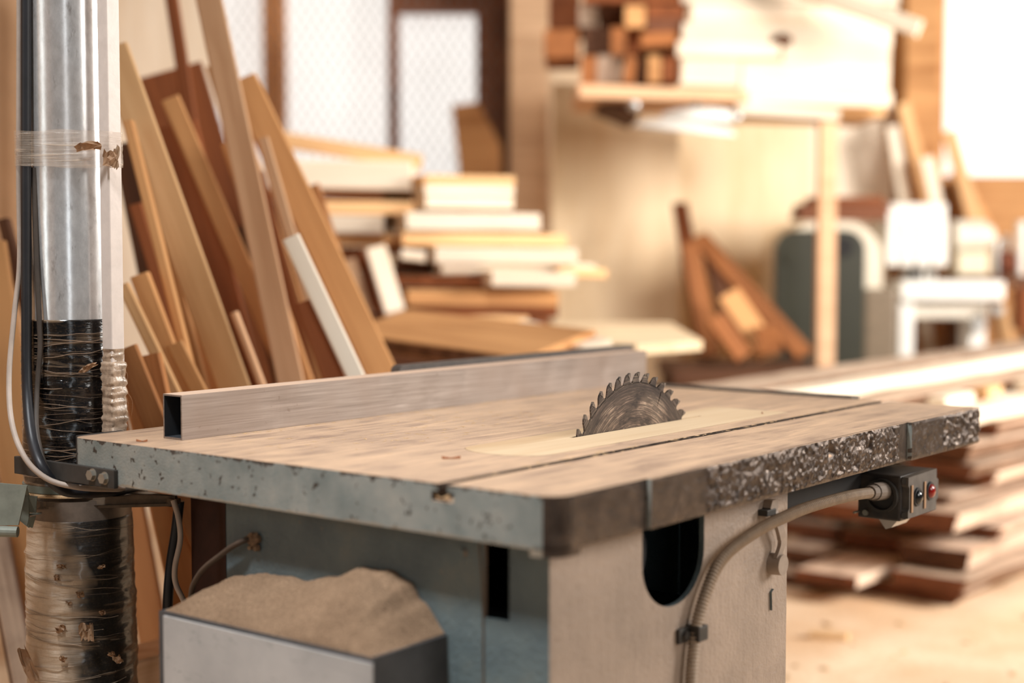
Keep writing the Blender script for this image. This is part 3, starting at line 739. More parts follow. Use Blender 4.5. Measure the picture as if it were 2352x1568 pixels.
# chips and shavings on the slab
def chip(u, v, L, w, ang, mat, label, z=ZT, cat='wood chip', group=None, h=.004):
    bm = bmesh.new(); n = 6
    pr = [(-L/2+L*k/n, w*(.25+.75*math.sin(math.pi*(k+.3)/(n+.6)))) for k in range(n+1)]
    A = [bm.verts.new((x, y/2, h*(.3+.7*abs(x)/L*2))) for x, y in pr]; B = [bm.verts.new((x, -y/2, .0006)) for x, y in pr]
    A2 = [bm.verts.new((x, y/2, h*.3)) for x, y in pr]
    for k in range(n):
        bm.faces.new((A[k], A[k+1], B[k+1], B[k])); bm.faces.new((A2[k], B[k], B[k+1], A2[k+1])); bm.faces.new((A[k], A2[k], A2[k+1], A[k+1]))
    bm.faces.new((A[0], B[0], A2[0])); bm.faces.new((A[-1], A2[-1], B[-1]))
    o = link('wood_chip', bm, mat); p = UV(u, v, z); o.location = p; o.rotation_euler = (0, 0, TH+ang); return tag(o, label, cat, group)
chip(1.585, 1.3475, .026, .006, -.75, M['shaving'], 'dark brown wood shaving on the saw top in front of the yellow insert')
chip(1.438, 1.835, .018, .004, -1.1, M['shaving'], 'small dark curl of bark on the saw top beside the open tube end')
chip(2.36, 1.285, .006, .004, .4, M['shaving'], 'tiny dark crumb on the yellow insert behind the blade')
chip(1.413, 1.214, .024, .010, 1.5, M['chip'], 'pale wood sliver stuck in the end of the mitre slot', z=.8385, h=.009)
# ridges of sawdust lying on the slab
bm = bmesh.new()
rs = random.Random(3)
for k in range(360):
    a = rs.random(); u = 1.50+1.05*a+rs.uniform(-.05, .05); v = rs.choice((rs.uniform(1.42, 1.79), rs.gauss(1.785, .006), rs.gauss(1.60, .05), rs.gauss(1.215, .012)))
    v = min(v, 1.795)
    if u > 1.66 and u < 2.45 and 1.25 < v < 1.42: continue
    w_ = rs.uniform(.0008, .0022); L_ = rs.uniform(.002, .009); an = rs.gauss(-.5, .5)
    d = Vector((math.cos(an), math.sin(an), 0))*L_; e_ = Vector((-math.sin(an), math.cos(an), 0))*w_; c = Vector((u, v, ZT+.0002))
    vv = [bm.verts.new(c-d), bm.verts.new(c+e_), bm.verts.new(c+d), bm.verts.new(c-e_), bm.verts.new(c+Vector((0, 0, w_*.35)))]
    for q in range(4): bm.faces.new((vv[q], vv[(q+1) % 4], vv[4]))
tag(link('sawdust_crumbs', bm, M['palesawdust'], None, False, loc=(0, 0, 0), rot=(0, 0, TH)), 'loose sawdust crumbs scattered over the saw top', 'sawdust', kind='stuff')

# ================================================================ DUST DUCT, CABLES
DC = Vector((-.7325, 2.50, 0)); DL = Vector((-.7225, 2.50, 0))
duct = empty('dust_duct', 'upright galvanised dust duct wrapped in black and dusty film beside the saw', 'duct', (DC.x, DC.y, 0))
def dpart(name, bm, mat, smooth=True, parent=None):
    o = link(name, bm, mat, parent or duct, smooth)
    if parent is None: o.location = (0, 0, 0)
    return o
def lathe(bm, prof, c=(0, 0), n=64, wob=None):
    R_ = []
    for i, (r, z) in enumerate(prof):
        row = []
        for k in range(n):
            a = 2*math.pi*k/n; rr = r + (wob(a, z) if wob else 0)
            row.append(bm.verts.new((c[0]+rr*math.cos(a), c[1]+rr*math.sin(a), z)))
        R_.append(row)
    for A, B in zip(R_, R_[1:]):
        for k in range(n): bm.faces.new((A[k], A[(k+1) % n], B[(k+1) % n], B[k]))
    return R_
bm = bmesh.new(); lathe(bm, [(.0745, .76), (.0755, .77), (.076, .80), (.076, 1.2), (.076, 1.6), (.076, 2.0), (.076, 2.6)])
dpart('upper_pipe', bm, M['galv'])
def wob_f(amp, fz, seed):
    return lambda a, z: amp*(mnoise.noise(Vector((math.cos(a)*1.6, math.sin(a)*1.6+seed, z*fz+a*.6)))*.7 + .5*mnoise.noise(Vector((math.cos(a)*3.5, math.sin(a)*3.5+seed, z*fz*2.3-a))))
bm = bmesh.new(); n = 110; lathe(bm, [(.0763, 1.0365)]+[(.0785+.0012*min(1, i/30), 1.035-.272*i/n) for i in range(n+1)]+[(.075, .762)], n=72, wob=lambda a, z: (wob_f(.0026, 60, 2)(a, z) if z < .99 else 0)+.006*0)
dpart('black_sleeve', bm, M['blackfilm'])
bm = bmesh.new(); lathe(bm, [(.0835, .30), (.084, .60), (.084, .742)], (DL.x-DC.x, 0)); dpart('lower_pipe', bm, plain('dusty_grey_steel', srgb(132, 118, 106), .45, .3, var=.35, scale=50))
bm = bmesh.new(); n = 190
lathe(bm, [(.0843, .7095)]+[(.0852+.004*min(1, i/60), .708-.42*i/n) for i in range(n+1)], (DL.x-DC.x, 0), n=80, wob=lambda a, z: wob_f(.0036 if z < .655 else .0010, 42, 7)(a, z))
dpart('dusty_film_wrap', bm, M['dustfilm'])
bm = bmesh.new(); lathe(bm, [(.0838, 0), (.0838, .32)], (DL.x-DC.x, 0)); dpart('lower_hose', bm, M['black'])
# pulled film creases winding round the sleeves
def creases(name, zs_, r0, cx, mat, seed, parent=None):
    rg = random.Random(seed); bm = bmesh.new()
    for z0 in zs_:
        ph = rg.uniform(0, 9); sl = rg.uniform(-.012, .010); a0 = rg.uniform(2.7, 3.6); a1 = a0 + rg.uniform(1.6, 3.3); pts = []
        for k in range(40):
            a = a0+(a1-a0)*k/39
            pts.append(Vector((cx+(r0+.0006)*math.cos(a), (r0+.0006)*math.sin(a), z0+sl*(a-4.7)+.0035*mnoise.noise(Vector((a*2.2, ph, 0))))))
        tube(bm, pts, lambda i, rr=rg.uniform(.0002, .0008): rr*(.4+.6*math.sin(math.pi*min(max(i, 1), 38)/39)), 5)
    return dpart(name, bm, mat, True, parent)
_rc = random.Random(12)
creases('film_creases', [.775+.24*_rc.random()**.8 for _ in range(34)], .0797, 0, plain('pale_tan_crease', srgb(150, 124, 102), .4), 4)
creases('film_creases', [.40+.31*_rc.random() for _ in range(30)], .0893, DL.x-DC.x, plain('pale_film_crease', srgb(176, 154, 132), .5), 9)
def scrap(px, py, Y, w, h, seed, name='torn_film', mat=None):
    rg = random.Random(seed); bm = bmesh.new(); nx, ny = 7, 5; g = []
    for i in range(nx):
        r_ = []
        for j in range(ny):
            x = (i/(nx-1)-.5)*w*(1-.5*abs(j/(ny-1)-.5)*rg.random()); z = (j/(ny-1)-.5)*h
            y = -.004*abs(mnoise.noise(Vector((i*.9+seed, j*.9, 0))))*3+rg.uniform(-.0015, .0015)
            r_.append(bm.verts.new((x+rg.uniform(-.1, .1)*w, y, z+rg.uniform(-.12, .12)*h)))
        g.append(r_)
    for i in range(nx-1):
        for j in range(ny-1): bm.faces.new((g[i][j], g[i+1][j], g[i+1][j+1], g[i][j+1]))
    bmesh.ops.solidify(bm, geom=bm.faces[:], thickness=.0005)
    p = at(px, py, Y); o = dpart(name, bm, mat or M['paper'], False); o.location = p - Vector((DC.x, DC.y, 0)); o.rotation_euler = (rg.uniform(-.3, .3), rg.uniform(-.5, .5), rg.uniform(-.4, .4)); return o
for i, (x, y, Y, w, h) in enumerate([(208, 1452, 2.408, .012, .026), (195, 1450, 2.41, .020, .026), (140, 1442, 2.408, .018, .012), (142, 1300, 2.413, .016, .008), (185, 1365, 2.41, .012, .010), (145, 1512, 2.408, .012, .010), (66, 1525, 2.418, .018, .060), (272, 1513, 2.44, .014, .014), (256, 1500, 2.43, .012, .009), (235, 1405, 2.42, .01, .008), (205, 843, 2.413, .034, .008), (160, 1385, 2.412, .01, .008), (132, 1325, 2.412, .01, .01), (233, 1300, 2.42, .014, .006)]):
    scrap(x, y, Y, w, h, i+1)
# flange under the bracket bar, with its arm to the saw, dust on it
bm = bmesh.new()
cx, cy = DC.x, DC.y
e_ = Vector((-.545, 2.445, 0)); d = (e_-Vector((cx, cy, 0))).normalized(); q = Vector((-d.y, d.x, 0))
o_ = [(cx-DC.x+.089*math.cos(a), cy-DC.y+.089*math.sin(a)) for a in [math.atan2(q.y, q.x)+math.pi*k/20 for k in range(21)]]
for s in (-1, 1): p = e_+q*.012*s*-1; o_.append((p.x-DC.x, p.y-DC.y))
prism(bm, o_, 2, .730, .7482); bmesh.ops.bevel(bm, geom=bm.edges[:], offset=.005, segments=2, affect='EDGES')
fl = dpart('flange_plate', bm, plain('dusty_flange_steel', srgb(116, 98, 80), .7, .1, var=.4, scale=60), False)
bm = bmesh.new(); lathe(bm, [(.076, .7486), (.087, .7486), (.0868, .751), (.080, .7535), (.076, .754)]); link('settled_sawdust', bm, M['palesawdust'], fl, True)
bm = bmesh.new(); lathe(bm, [(.0795, .7545), (.0815, .7545), (.0815, .766), (.0795, .766)]); dpart('hose_clamp', bm, plain('green_grey_clamp', srgb(118, 128, 120), .5, .3))
# bent green-grey gate handle sticking out of the duct clamp
bm = bmesh.new(); Yg = 2.33
def gp(px, py, Y=Yg): p = at(px, py, Y); return Vector((p.x-DC.x, p.y-DC.y, p.z))
def slab4(bm, c4, off):
    A = [bm.verts.new(p) for p in c4]; B = [bm.verts.new(p+off) for p in c4]
    bm.faces.new(A); bm.faces.new(B[::-1])
    for k in range(4): bm.faces.new((A[k], A[(k+1) % 4], B[(k+1) % 4], B[k]))
slab4(bm, [gp(-60, 1104), gp(62, 1115), gp(42, 1206), gp(-60, 1206)], Vector((0, .004, 0)))
tube(bm, [gp(-60, 1216), gp(-20, 1219), gp(41, 1221)], .0085, 14)
slab4(bm, [gp(64, 1138, 2.36), gp(85, 1140, 2.37), gp(82, 1178, 2.37), gp(68, 1176, 2.36)], Vector((0, .003, 0)))
slab4(bm, [gp(66, 1188, 2.36), gp(82, 1184, 2.37), gp(74, 1212, 2.37), gp(62, 1208, 2.36)], Vector((0, .003, 0)))
slab4(bm, [gp(-60, 1112, 2.34), gp(60, 1118, 2.34), gp(66, 1138, 2.362), gp(66, 1212, 2.362)], Vector((0, .004, 0)))
slab4(bm, [gp(60, 1185, 2.365), gp(95, 1180, 2.40), gp(95, 1176, 2.42), gp(60, 1180, 2.365)], Vector((0, .003, 0)))
dpart('gate_handle', bm, plain('green_grey_sheet', srgb(146, 150, 138), .55, .1, var=.3, scale=40), False)
# light rectangular conduit strapped to the duct
TCX, TCY = at(259, 700, 2.436).x, 2.436
tr = empty('cable_trunking', 'narrow pale square trunking strapped upright against the galvanised duct', 'trunking', (TCX, TCY, .86))
def rsq(s, r, rot, n=5):
    out = []
    for k in range(4):
        a = k*math.pi/2; c = Vector(((s-r)*(1, -1, -1, 1)[k], (s-r)*(1, 1, -1, -1)[k]))
        for i in range(n+1): b_ = a+i/n*math.pi/2; out.append(c+Vector((r*math.cos(b_), r*math.sin(b_))))
    return [(p.x*math.cos(rot)-p.y*math.sin(rot), p.x*math.sin(rot)+p.y*math.cos(rot)) for p in out]
bm = bmesh.new(); prism(bm, rsq(.0125, .0018, math.radians(-38)), 2, .006, 1.7)
link('channel', bm, plain('pale_grey_plastic', srgb(222, 208, 198), .35, var=.1, scale=50), tr)
bm = bmesh.new(); RR = []
for i in range(60):
    z = -.005+.135*i/59; o_ = rsq(.0135+.002*(i < 50), .005, math.radians(-38), 4); m_ = len(o_)
    RR.append([bm.verts.new((x*(1+.22*mnoise.noise(Vector((x*90, y*90, z*150)))), y*(1+.22*mnoise.noise(Vector((x*90+5, y*90, z*150)))), z)) for x, y in o_])
for A, B in zip(RR, RR[1:]):
    for k in range(len(A)): bm.faces.new((A[k], A[(k+1) % len(A)], B[(k+1) % len(A)], B[k]))
link('crumpled_film', bm, plain('crumpled_clear_film', srgb(196, 170, 146), .22, var=.5, scale=90, bmp=.6), tr, True)
bm = bmesh.new(); pts = catmull([(.014, -.006, .10), (.020, -.004, .085), (.016, -.004, .066), (.026, -.002, .045), (.024, -.003, .02), (.016, -.004, 0)], 6)
for a, b_ in zip(pts, pts[1:]):
    vv = [bm.verts.new(p+Vector((s*.0035, t_, 0))) for p in (a, b_) for s in (-1, 1) for t_ in (0, .0006)]
    for f in ((0, 1, 3, 2), (4, 6, 7, 5), (0, 4, 5, 1), (2, 3, 7, 6)): bm.faces.new([vv[i] for i in f])
link('loose_tape_tail', bm, M['paper'], tr)
bm = bmesh.new(); cyl(bm, (0, 0, .14), (0, 0, 1), .0, .0, .001, 3, caps=False); bm.free()
def cable(name, pts, r, mat, label):
    bm = bmesh.new(); tube(bm, catmull([at(*p) for p in pts], 10), r, 12)
    return tag(link(name, bm, mat, None, True), label, 'cable')
cable('power_cable', [(60, -260, 2.428), (60, 0, 2.426), (60, 420, 2.424), (61, 700, 2.424), (62, 880, 2.415), (72, 1000, 2.37), (96, 1072, 2.328), (140, 1123, 2.345), (200, 1131, 2.38), (260, 1128, 2.44), (330, 1124, 2.53)], .0085, M['black'], 'thick black cable taped down the duct and curling under the saw top')
cable('power_cable', [(44.5, -260, 2.44), (44, 0, 2.44), (43, 400, 2.44), (45, 600, 2.435), (33, 720, 2.42), (21, 860, 2.39), (27, 970, 2.35), (58, 1052, 2.32), (110, 1100, 2.318), (180, 1119, 2.33), (250, 1123, 2.40), (300, 1122, 2.5)], .0044, M['cablegrey'], 'thin pale grey cable looping in front of the bolted bar')
cable('power_cable', [(78, 385, 2.432), (80, 480, 2.428), (84, 600, 2.424), (90, 735, 2.418), (92, 800, 2.416), (85, 900, 2.41), (84, 985, 2.38), (100, 1058, 2.345), (125, 1100, 2.345)], .0042, plain('dusty_black_cable', srgb(76, 66, 58), .6, var=.4), 'dusty thin dark cable slanting down the front of the duct')
cable('power_cable', [(398, 1148, 2.40), (410, 1190, 2.40), (414, 1240, 2.40), (402, 1300, 2.40), (404, 1340, 2.40), (424, 1384, 2.39), (450, 1450, 2.40), (470, 1600, 2.42)], .0046, M['cablegrey'], 'pale grey cable hanging under the saw top behind the sawdust box')
cable('power_cable', [(412, 1150, 2.48), (404, 1220, 2.48), (392, 1300, 2.48), (385, 1400, 2.48), (382, 1600, 2.5)], .0085, M['black'], 'thick black cable hanging under the saw top beside the sawdust box')
# clear tape pulled round duct, cables and trunking
def hull2(P):
    P = sorted(set((round(x, 6), round(y, 6)) for x, y in P)); cr = lambda o, a, b_: (a[0]-o[0])*(b_[1]-o[1])-(a[1]-o[1])*(b_[0]-o[0])
    lo = []
    for p in P:
        while len(lo) >= 2 and cr(lo[-2], lo[-1], p) <= 0: lo.pop()
        lo.append(p)
    up = []
    for p in reversed(P):
        while len(up) >= 2 and cr(up[-2], up[-1], p) <= 0: up.pop()
        up.append(p)
    return lo[:-1]+up[:-1]
def circ(x, y, r, n=40): return [(x+r*math.cos(2*math.pi*k/n), y+r*math.sin(2*math.pi*k/n)) for k in range(n)]
pc = at(60, 340, 2.425); gc = at(43.5, 340, 2.44)
H = hull2(circ(DC.x, DC.y, .0775) + circ(pc.x, pc.y, .0112, 16) + circ(gc.x, gc.y, .007, 12) + [(TCX+1.16*x, TCY+1.16*y) for x, y in rsq(.0125, .0018, math.radians(-38))])
dense = []
for i in range(len(H)):
    a, b_ = Vector(H[i]), Vector(H[(i+1) % len(H)]); m_ = max(1, int((b_-a).length/.004))
    dense += [a+(b_-a)*k/m_ for k in range(m_)]
bm = bmesh.new(); rows = []; z0, z1 = 1.281, 1.339
for j in range(13):
    z = z0+(z1-z0)*j/12
    rows.append([bm.verts.new((p.x-DC.x+.0012*mnoise.noise(Vector((p.x*60, p.y*60, z*260))), p.y-DC.y-.0004+.0012*mnoise.noise(Vector((p.x*60, p.y*60+3, z*260))), z+.004*mnoise.noise(Vector((p.x*20, p.y*20, j//12))))) for p in dense])
for A, B in zip(rows, rows[1:]):
    for k in range(len(A)): bm.faces.new((A[k], A[(k+1) % len(A)], B[(k+1) % len(A)], B[k]))
dpart('clear_tape', bm, M['tape'])
scrap(205, 335, 2.408, .040, .014, 40, 'torn_tape'); scrap(252, 365, 2.412, .022, .026, 41, 'torn_tape'); scrap(268, 362, 2.418, .012, .034, 43, 'torn_tape', plain('pale_torn_tape', srgb(226, 206, 184), .4))

# ================================================================ LEANING BOARDS AT THE LEFT
def lean(px0, py0, px1, py1, Yf, wpx, t, mat, label, yaw=.1, Yt=None, group='boards leaning at the left', zf=.006, zt=None):
    """board through photo pixels (px0,py0) = top end and (px1,py1); its foot is at distance Yf and height zf, its top at distance Yt"""
    Yt = Yt or Yf+.15; y = 784 + 0.0
    lo, hi = 0.0, 40.0                                # foot: where that sight line meets height zf at distance Yf
    for _ in range(60):
        m_ = (lo+hi)/2
        if at(px0+(px1-px0)*m_, py0+(py1-py0)*m_, Yf).z > zf: lo = m_
        else: hi = m_
    p1 = at(px0+(px1-px0)*lo, py0+(py1-py0)*lo, Yf); p0 = at(px0, py0, Yt)
    w = wpx*((Yf+Yt)/2)/FPX; d = (p0-p1).normalized()
    wd = Vector((math.cos(yaw), math.sin(yaw), 0)); sd = abs((wd - d*wd.dot(d)).normalized().z)*w/2 + t*.5
    p1 = p1 + d*(sd/max(.3, d.z))
    return board('leaning_board', label, 'board', p1, p0, wd, w, t, mat, group)
from mathutils.bvhtree import BVHTree
LEANT = []
def lean_clear(a):
    """lean board a, shifted a little nearer or farther until it cuts through none of the boards already standing"""
    for k in range(24):
        dy = .014*((k+1)//2)*(1 if k % 2 else -1)
        o = lean(a[0], a[1], a[2], a[3], a[4]+dy, a[5], (.022, .034, .028)[int(a[0]) % 3], M[a[6]], a[7], .08, a[8]+dy)
        mw = o.matrix_world; t = BVHTree.FromPolygons([mw @ v.co for v in o.data.vertices], [tuple(p.vertices) for p in o.data.polygons])
        if k == 23 or not any(t.overlap(q) for q in LEANT): LEANT.append(t); return o
        me = o.data; bpy.data.objects.remove(o); bpy.data.meshes.remove(me)
for a in ((284, 655, 396, 890, 2.78, 28, 'pine', 'light batten leaning closest to the duct above the slab corner', 2.90),
          (320, 820, 400, 1180, 2.72, 100, 'orange', 'broad orange plank seen below the slab beside the lower duct', 2.80),
          (402, 790, 455, 895, 2.83, 38, 'tan', 'tan board stub just above the open end of the aluminium tube', 2.95),
          (322, 632, 418, 890, 2.87, 44, 'tan', 'short brown-tan board end showing between the thin battens beside the duct', 2.97),
          (295, 280, 444, 880, 2.93, 24, 'tan', 'thin grey-tan batten leaning left of the wide honey-coloured board', 3.08),
          (258, 110, 534, 880, 2.99, 74, 'pine', 'wide honey-coloured board with a bright face, leaning next to the duct', 3.16),
          (668, 545, 818, 866, 3.03, 42, 'cream', 'cream bright narrow board with its top end free at mid height', 3.08),
          (352, 500, 492, 885, 3.06, 24, 'orange', 'thin orange batten tucked under the edge of the honey-coloured board', 3.22),
          (538, 718, 592, 860, 3.08, 18, 'pink', 'thin pinkish slat on the dark boards between honey-coloured and long pinkish boards', 3.16),
          (705, 690, 772, 880, 3.08, 54, 'brown', 'short orange-brown board beside the lower half of the cream narrow board', 3.12),
          (468, -60, 664, 861, 3.16, 62, 'pink', 'long pinkish tan board crossing the others up to the window', 3.46),
          (392, 228, 560, 620, 3.27, 44, 'tan', 'tan board with a square cut top lying over the dark brown board', 3.47),
          (398, 290, 545, 880, 3.35, 112, 'brown', 'wide dark brown board leaning just right of the wide honey-coloured board', 3.55),
          (556, 185, 872, 850, 3.30, 72, 'tan', 'wide orange-tan board nearest the lumber stack, leaning right of the long pinkish one', 3.64),
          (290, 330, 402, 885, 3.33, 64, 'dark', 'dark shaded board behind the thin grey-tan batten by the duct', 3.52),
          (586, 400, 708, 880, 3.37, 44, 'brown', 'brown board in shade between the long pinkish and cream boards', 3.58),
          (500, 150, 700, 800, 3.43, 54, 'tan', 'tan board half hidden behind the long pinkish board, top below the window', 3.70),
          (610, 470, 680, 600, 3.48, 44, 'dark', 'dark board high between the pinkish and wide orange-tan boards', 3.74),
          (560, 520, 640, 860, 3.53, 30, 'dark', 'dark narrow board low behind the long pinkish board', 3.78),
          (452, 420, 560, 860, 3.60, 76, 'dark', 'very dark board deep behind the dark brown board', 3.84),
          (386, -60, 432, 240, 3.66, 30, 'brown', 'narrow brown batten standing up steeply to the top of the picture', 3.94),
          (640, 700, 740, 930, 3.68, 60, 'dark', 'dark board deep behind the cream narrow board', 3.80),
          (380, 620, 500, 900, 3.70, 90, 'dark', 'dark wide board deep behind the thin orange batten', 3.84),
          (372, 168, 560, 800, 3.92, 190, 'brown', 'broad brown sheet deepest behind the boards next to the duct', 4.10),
          (470, 380, 640, 760, 3.96, 130, 'dark', 'added broad dark sheet for shade deepest behind the long pinkish board', 4.08),  # added sheet, its dark colour makes the shade between the boards
          (600, 520, 760, 860, 4.02, 110, 'brown', 'added broad brown sheet for shade deepest behind the cream narrow board', 4.14),  # added as well, to darken the gaps between the boards
          (336, 360, 470, 885, 3.005, 18, 'tan', 'hair-thin tan slat beside the thin grey-tan batten', 3.12),
          (312, 470, 398, 760, 3.17, 30, 'brown', 'brown batten half hidden by the light batten near the duct', 3.30),
          (424, 540, 562, 885, 3.20, 20, 'orange', 'thin orange-brown batten on the dark brown board', 3.36),
          (604, 320, 696, 640, 3.24, 28, 'pink', 'pinkish batten close to the right edge of the long pinkish board', 3.44),
          (520, 330, 606, 580, 3.40, 26, 'tan', 'tan batten end peeking left of the long pinkish board at mid height', 3.52),
          (470, 640, 540, 850, 3.13, 22, 'brown', 'brown slat low between honey-coloured and long pinkish boards', 3.22),
          (288, 800, 372, 1010, 2.68, 56, 'orange', 'stout orange plank touching the crumpled film end of the trunking', 2.76),
          (722, 425, 792, 640, 3.86, 24, 'orange', 'slim orange batten leaning in front of the lumber stack', 4.00),
          (352, 1010, 480, 1420, 2.88, 70, 'tan', 'tan plank low under the slab behind the hanging cables', 2.98),
          (250, 900, 360, 1500, 3.02, 64, 'orange', 'orange plank behind the lower duct leaning toward the slab', 3.14),
          (420, 960, 560, 1500, 3.16, 110, 'brown', 'brown plank in the dark under the slab behind the cabinet', 3.26),
          (-30, 560, 70, 1240, 3.0, 88, 'tan', 'wide tan plank at the left edge beyond the duct', 3.15),
          (10, 505, 75, 760, 3.10, 26, 'dark', 'dark batten peeking between duct and wide tan plank', 3.25),
          (-40, 1050, 46, 1500, 2.84, 52, 'grey', 'grey weathered plank low at the left edge beyond the duct', 2.94),
          (-95, 800, 0, 1300, 2.92, 46, 'dark', 'dark plank low at the left edge behind the grey weathered plank', 3.02),
          (20, 1130, 110, 1560, 3.22, 150, 'orange', 'orange panel offcut behind the lower duct at the left edge', 3.30)):
    lean_clear(a)
# timber lying on the floor by the duct
board('timber_baulk', 'square light timber baulk lying low between duct and sawdust box', 'timber', at(270, 1556, 2.70), at(470, 1502, 2.86), Vector((0, 0, 1)), .075, .10, M['pink'])
bm = bmesh.new(); bmesh.ops.create_cube(bm, size=1); bm.free()

# ================================================================ LUMBER STACK IN THE MIDDLE
def lie(px0, y0, px1, y1, Y, hpx, dep, mat, label, Y1=None, group='boards of the middle stack', name='stacked_board', cat='board', wane=0, tilt=0):
    """board lying level with its long edge to the viewer; (px,y) = centre of its front edge at each end"""
    Y1 = Y1 or Y
    p0, p1 = at(px0, y0, Y), at(px1, y1, Y1); sh = Vector((0, dep/2, 0))
    return board(name, label, cat, p0+sh, p1+sh, Vector((0, 1, tilt)), dep, hpx*Y/FPX, mat, group, wane)
lie(560, 302, 955, 366, 5.0, 36, .26, M['pine'], 'sloping board on top of the left half of the stack under the window', 5.1, tilt=.06)
lie(600, 398, 944, 404, 5.0, 66, .24, M['cream'], 'thick cream beam second from top in the left half of stack', 5.0)
lie(640, 476, 946, 478, 4.98, 30, .26, M['pine'], 'pale board under the dark gap in the left half of stack', 5.0)
lie(650, 512, 880, 516, 4.98, 40, .24, M['cream'], 'cream board ending short in the left half of stack')
lie(660, 548, 905, 552, 5.0, 26, .26, M['tan'], 'tan board third from the bottom in the left half of stack')
lie(640, 590, 850, 594, 5.04, 50, .3, M['brown'], 'brown shaded timber low in the left half of stack')
lie(640, 664, 905, 668, 5.04, 90, .3, M['dark'], 'dark big timber at the bottom of the left half of stack')
lie(940, 412, 1150, 416, 4.95, 24, .30, M['pine'], 'orange-topped board on top of the right half of the stack', 5.05)
lie(944, 436, 1150, 438, 4.95, 20, .28, M['cream'], 'cream board second from top in the right half of stack', 5.05)
lie(946, 464, 1148, 466, 4.95, 30, .28, M['cream'], 'cream square-edged board third from top in the right half of stack', 5.05)
lie(900, 507, 1210, 510, 4.9, 40, .3, M['cream'], 'thick round-edged cream board in the right half of stack', 5.05, wane=.06)
lie(900, 548, 1278, 553, 4.92, 30, .3, M['pine'], 'pale board in the middle of the right half of stack', 5.05)
lie(974, 586, 1302, 590, 4.88, 38, .3, M['cream'], 'bright broad cream board overhanging right in the stack', 5.0)
lie(985, 616, 1340, 618, 4.9, 24, .3, M['cream'], 'long cream board reaching furthest right in the stack', 5.05)
lie(1262, 624, 1372, 628, 4.95, 20, .22, M['pine'], 'short pale offcut at the right tip of the stack', 5.0)
lie(1100, 640, 1292, 642, 4.82, 34, .3, M['cream'], 'brightest short cream board at the front of the stack', 4.9)
lie(900, 645, 1110, 648, 4.92, 24, .3, M['brown'], 'brown shaded board left of the brightest short board')
lie(911, 684, 1259, 686, 4.85, 36, .34, M['tan'], 'long tan board near the foot of the stack', 4.95)
lie(925, 716, 1262, 716, 4.87, 26, .34, M['brown'], 'rough brown bearer beneath the long tan board of the stack', 4.95)
lie(880, 470, 945, 470, 5.12, 90, .2, M['dark'], 'dark block standing for shade in the gap between the stack halves')  # added block, the gap's shade is given by its dark wood
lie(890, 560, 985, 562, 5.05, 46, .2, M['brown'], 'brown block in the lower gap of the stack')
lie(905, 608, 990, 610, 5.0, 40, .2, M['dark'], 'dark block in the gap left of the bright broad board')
lie(922, 584, 975, 590, 4.86, 24, .12, M['cream'], 'small cream block end in the lower gap of the stack')
bt = at(900, 738, 4.75).z
G = 'boards leaning on the stack'
lean(862, 570, 908, 722, 4.76, 46, .03, M['cream'], 'cream short board leaning upright against the stack foot', .1, 4.83, G, zf=bt+.004)
lean(838, 575, 872, 722, 4.79, 22, .03, M['brown'], 'dark brown batten leaning beside the cream short board', .1, 4.88, G, zf=bt+.004)
lean(800, 600, 840, 722, 4.82, 30, .03, M['pink'], 'pale pinkish batten leaning left of the dark brown batten', .1, 4.92, G, zf=bt+.004)
# bench that carries the stack
bt = at(900, 738, 4.75).z
bench = empty('work_bench', 'low brown wooden bench carrying the middle lumber stack', 'bench', (-.35, 5.0, 0))
def bpart(name, bm, mat): o = link(name, bm, mat, bench); o.location = (.35, -5.0, 0); return o
bm = bmesh.new(); box(bm, at(640, 0, 4.75).x, at(1262, 0, 4.75).x, 4.72, 5.45, bt-.05, bt, 0, .004); bpart('bench_top', bm, M['brown'])
for x_ in (at(660, 0, 4.75).x, at(1245, 0, 4.75).x-.02):
    for y_ in (4.76, 5.34):
        bm = bmesh.new(); box(bm, x_-.04, x_+.04, y_, y_+.08, 0, bt-.05); bpart('leg', bm, M['brown'])
bm = bmesh.new(); box(bm, at(640, 0, 4.75).x, at(1262, 0, 4.75).x, 4.735, 4.76, bt-.24, bt-.05); bpart('apron', bm, M['dark'])
lie(1018, 748, 1177, 740, 4.5, 26, .2, M['pine'], 'pale short plank lying in front of the bench', 4.62, 'planks in front of the bench', 'loose_plank')
p0, p1 = at(868, 752, 4.5), at(1290, 806, 3.9)
board('loose_plank', 'long rough brown plank sloping down toward the aluminium tube', 'board', p0, p1, Vector((.3, 1, .25)), .26, .045, [M['tan'], M['bark']], 'planks in front of the bench', .04)
p0, p1 = at(1178, 752, 4.35), at(1372, 800, 3.9)
board('loose_plank', 'bright white narrow plank lying over the brown sloping plank', 'board', p0, p1, Vector((.3, 1, .2)), .09, .03, M['cream'], 'planks in front of the bench')
lt = at(1400, 745, 5.2).z
tb = empty('trestle_table', 'yellow plywood sheet on a low dark trestle before the plywood panels', 'table', (.5, 5.2, 0))
bm = bmesh.new(); x0, x1 = at(1290, 0, 4.7).x, at(1612, 0, 4.7).x
prism(bm, [(x0-.5, 4.58-5.2), (x1-.5-.22, 4.40-5.2), (x1-.5, 4.62-5.2), (x1-.5+.02, 5.75-5.2), (x0-.5, 5.75-5.2)], 2, lt-.05, lt-.02); link('plywood_top', bm, M['ply'], tb)
for x_ in (x0+.1, x1-.24):
    for y_ in (4.75, 5.6): bm = bmesh.new(); box(bm, x_-.5-.035, x_-.5+.035, y_-5.2-.035, y_-5.2+.035, 0, lt-.05); link('leg', bm, M['dark'], tb)

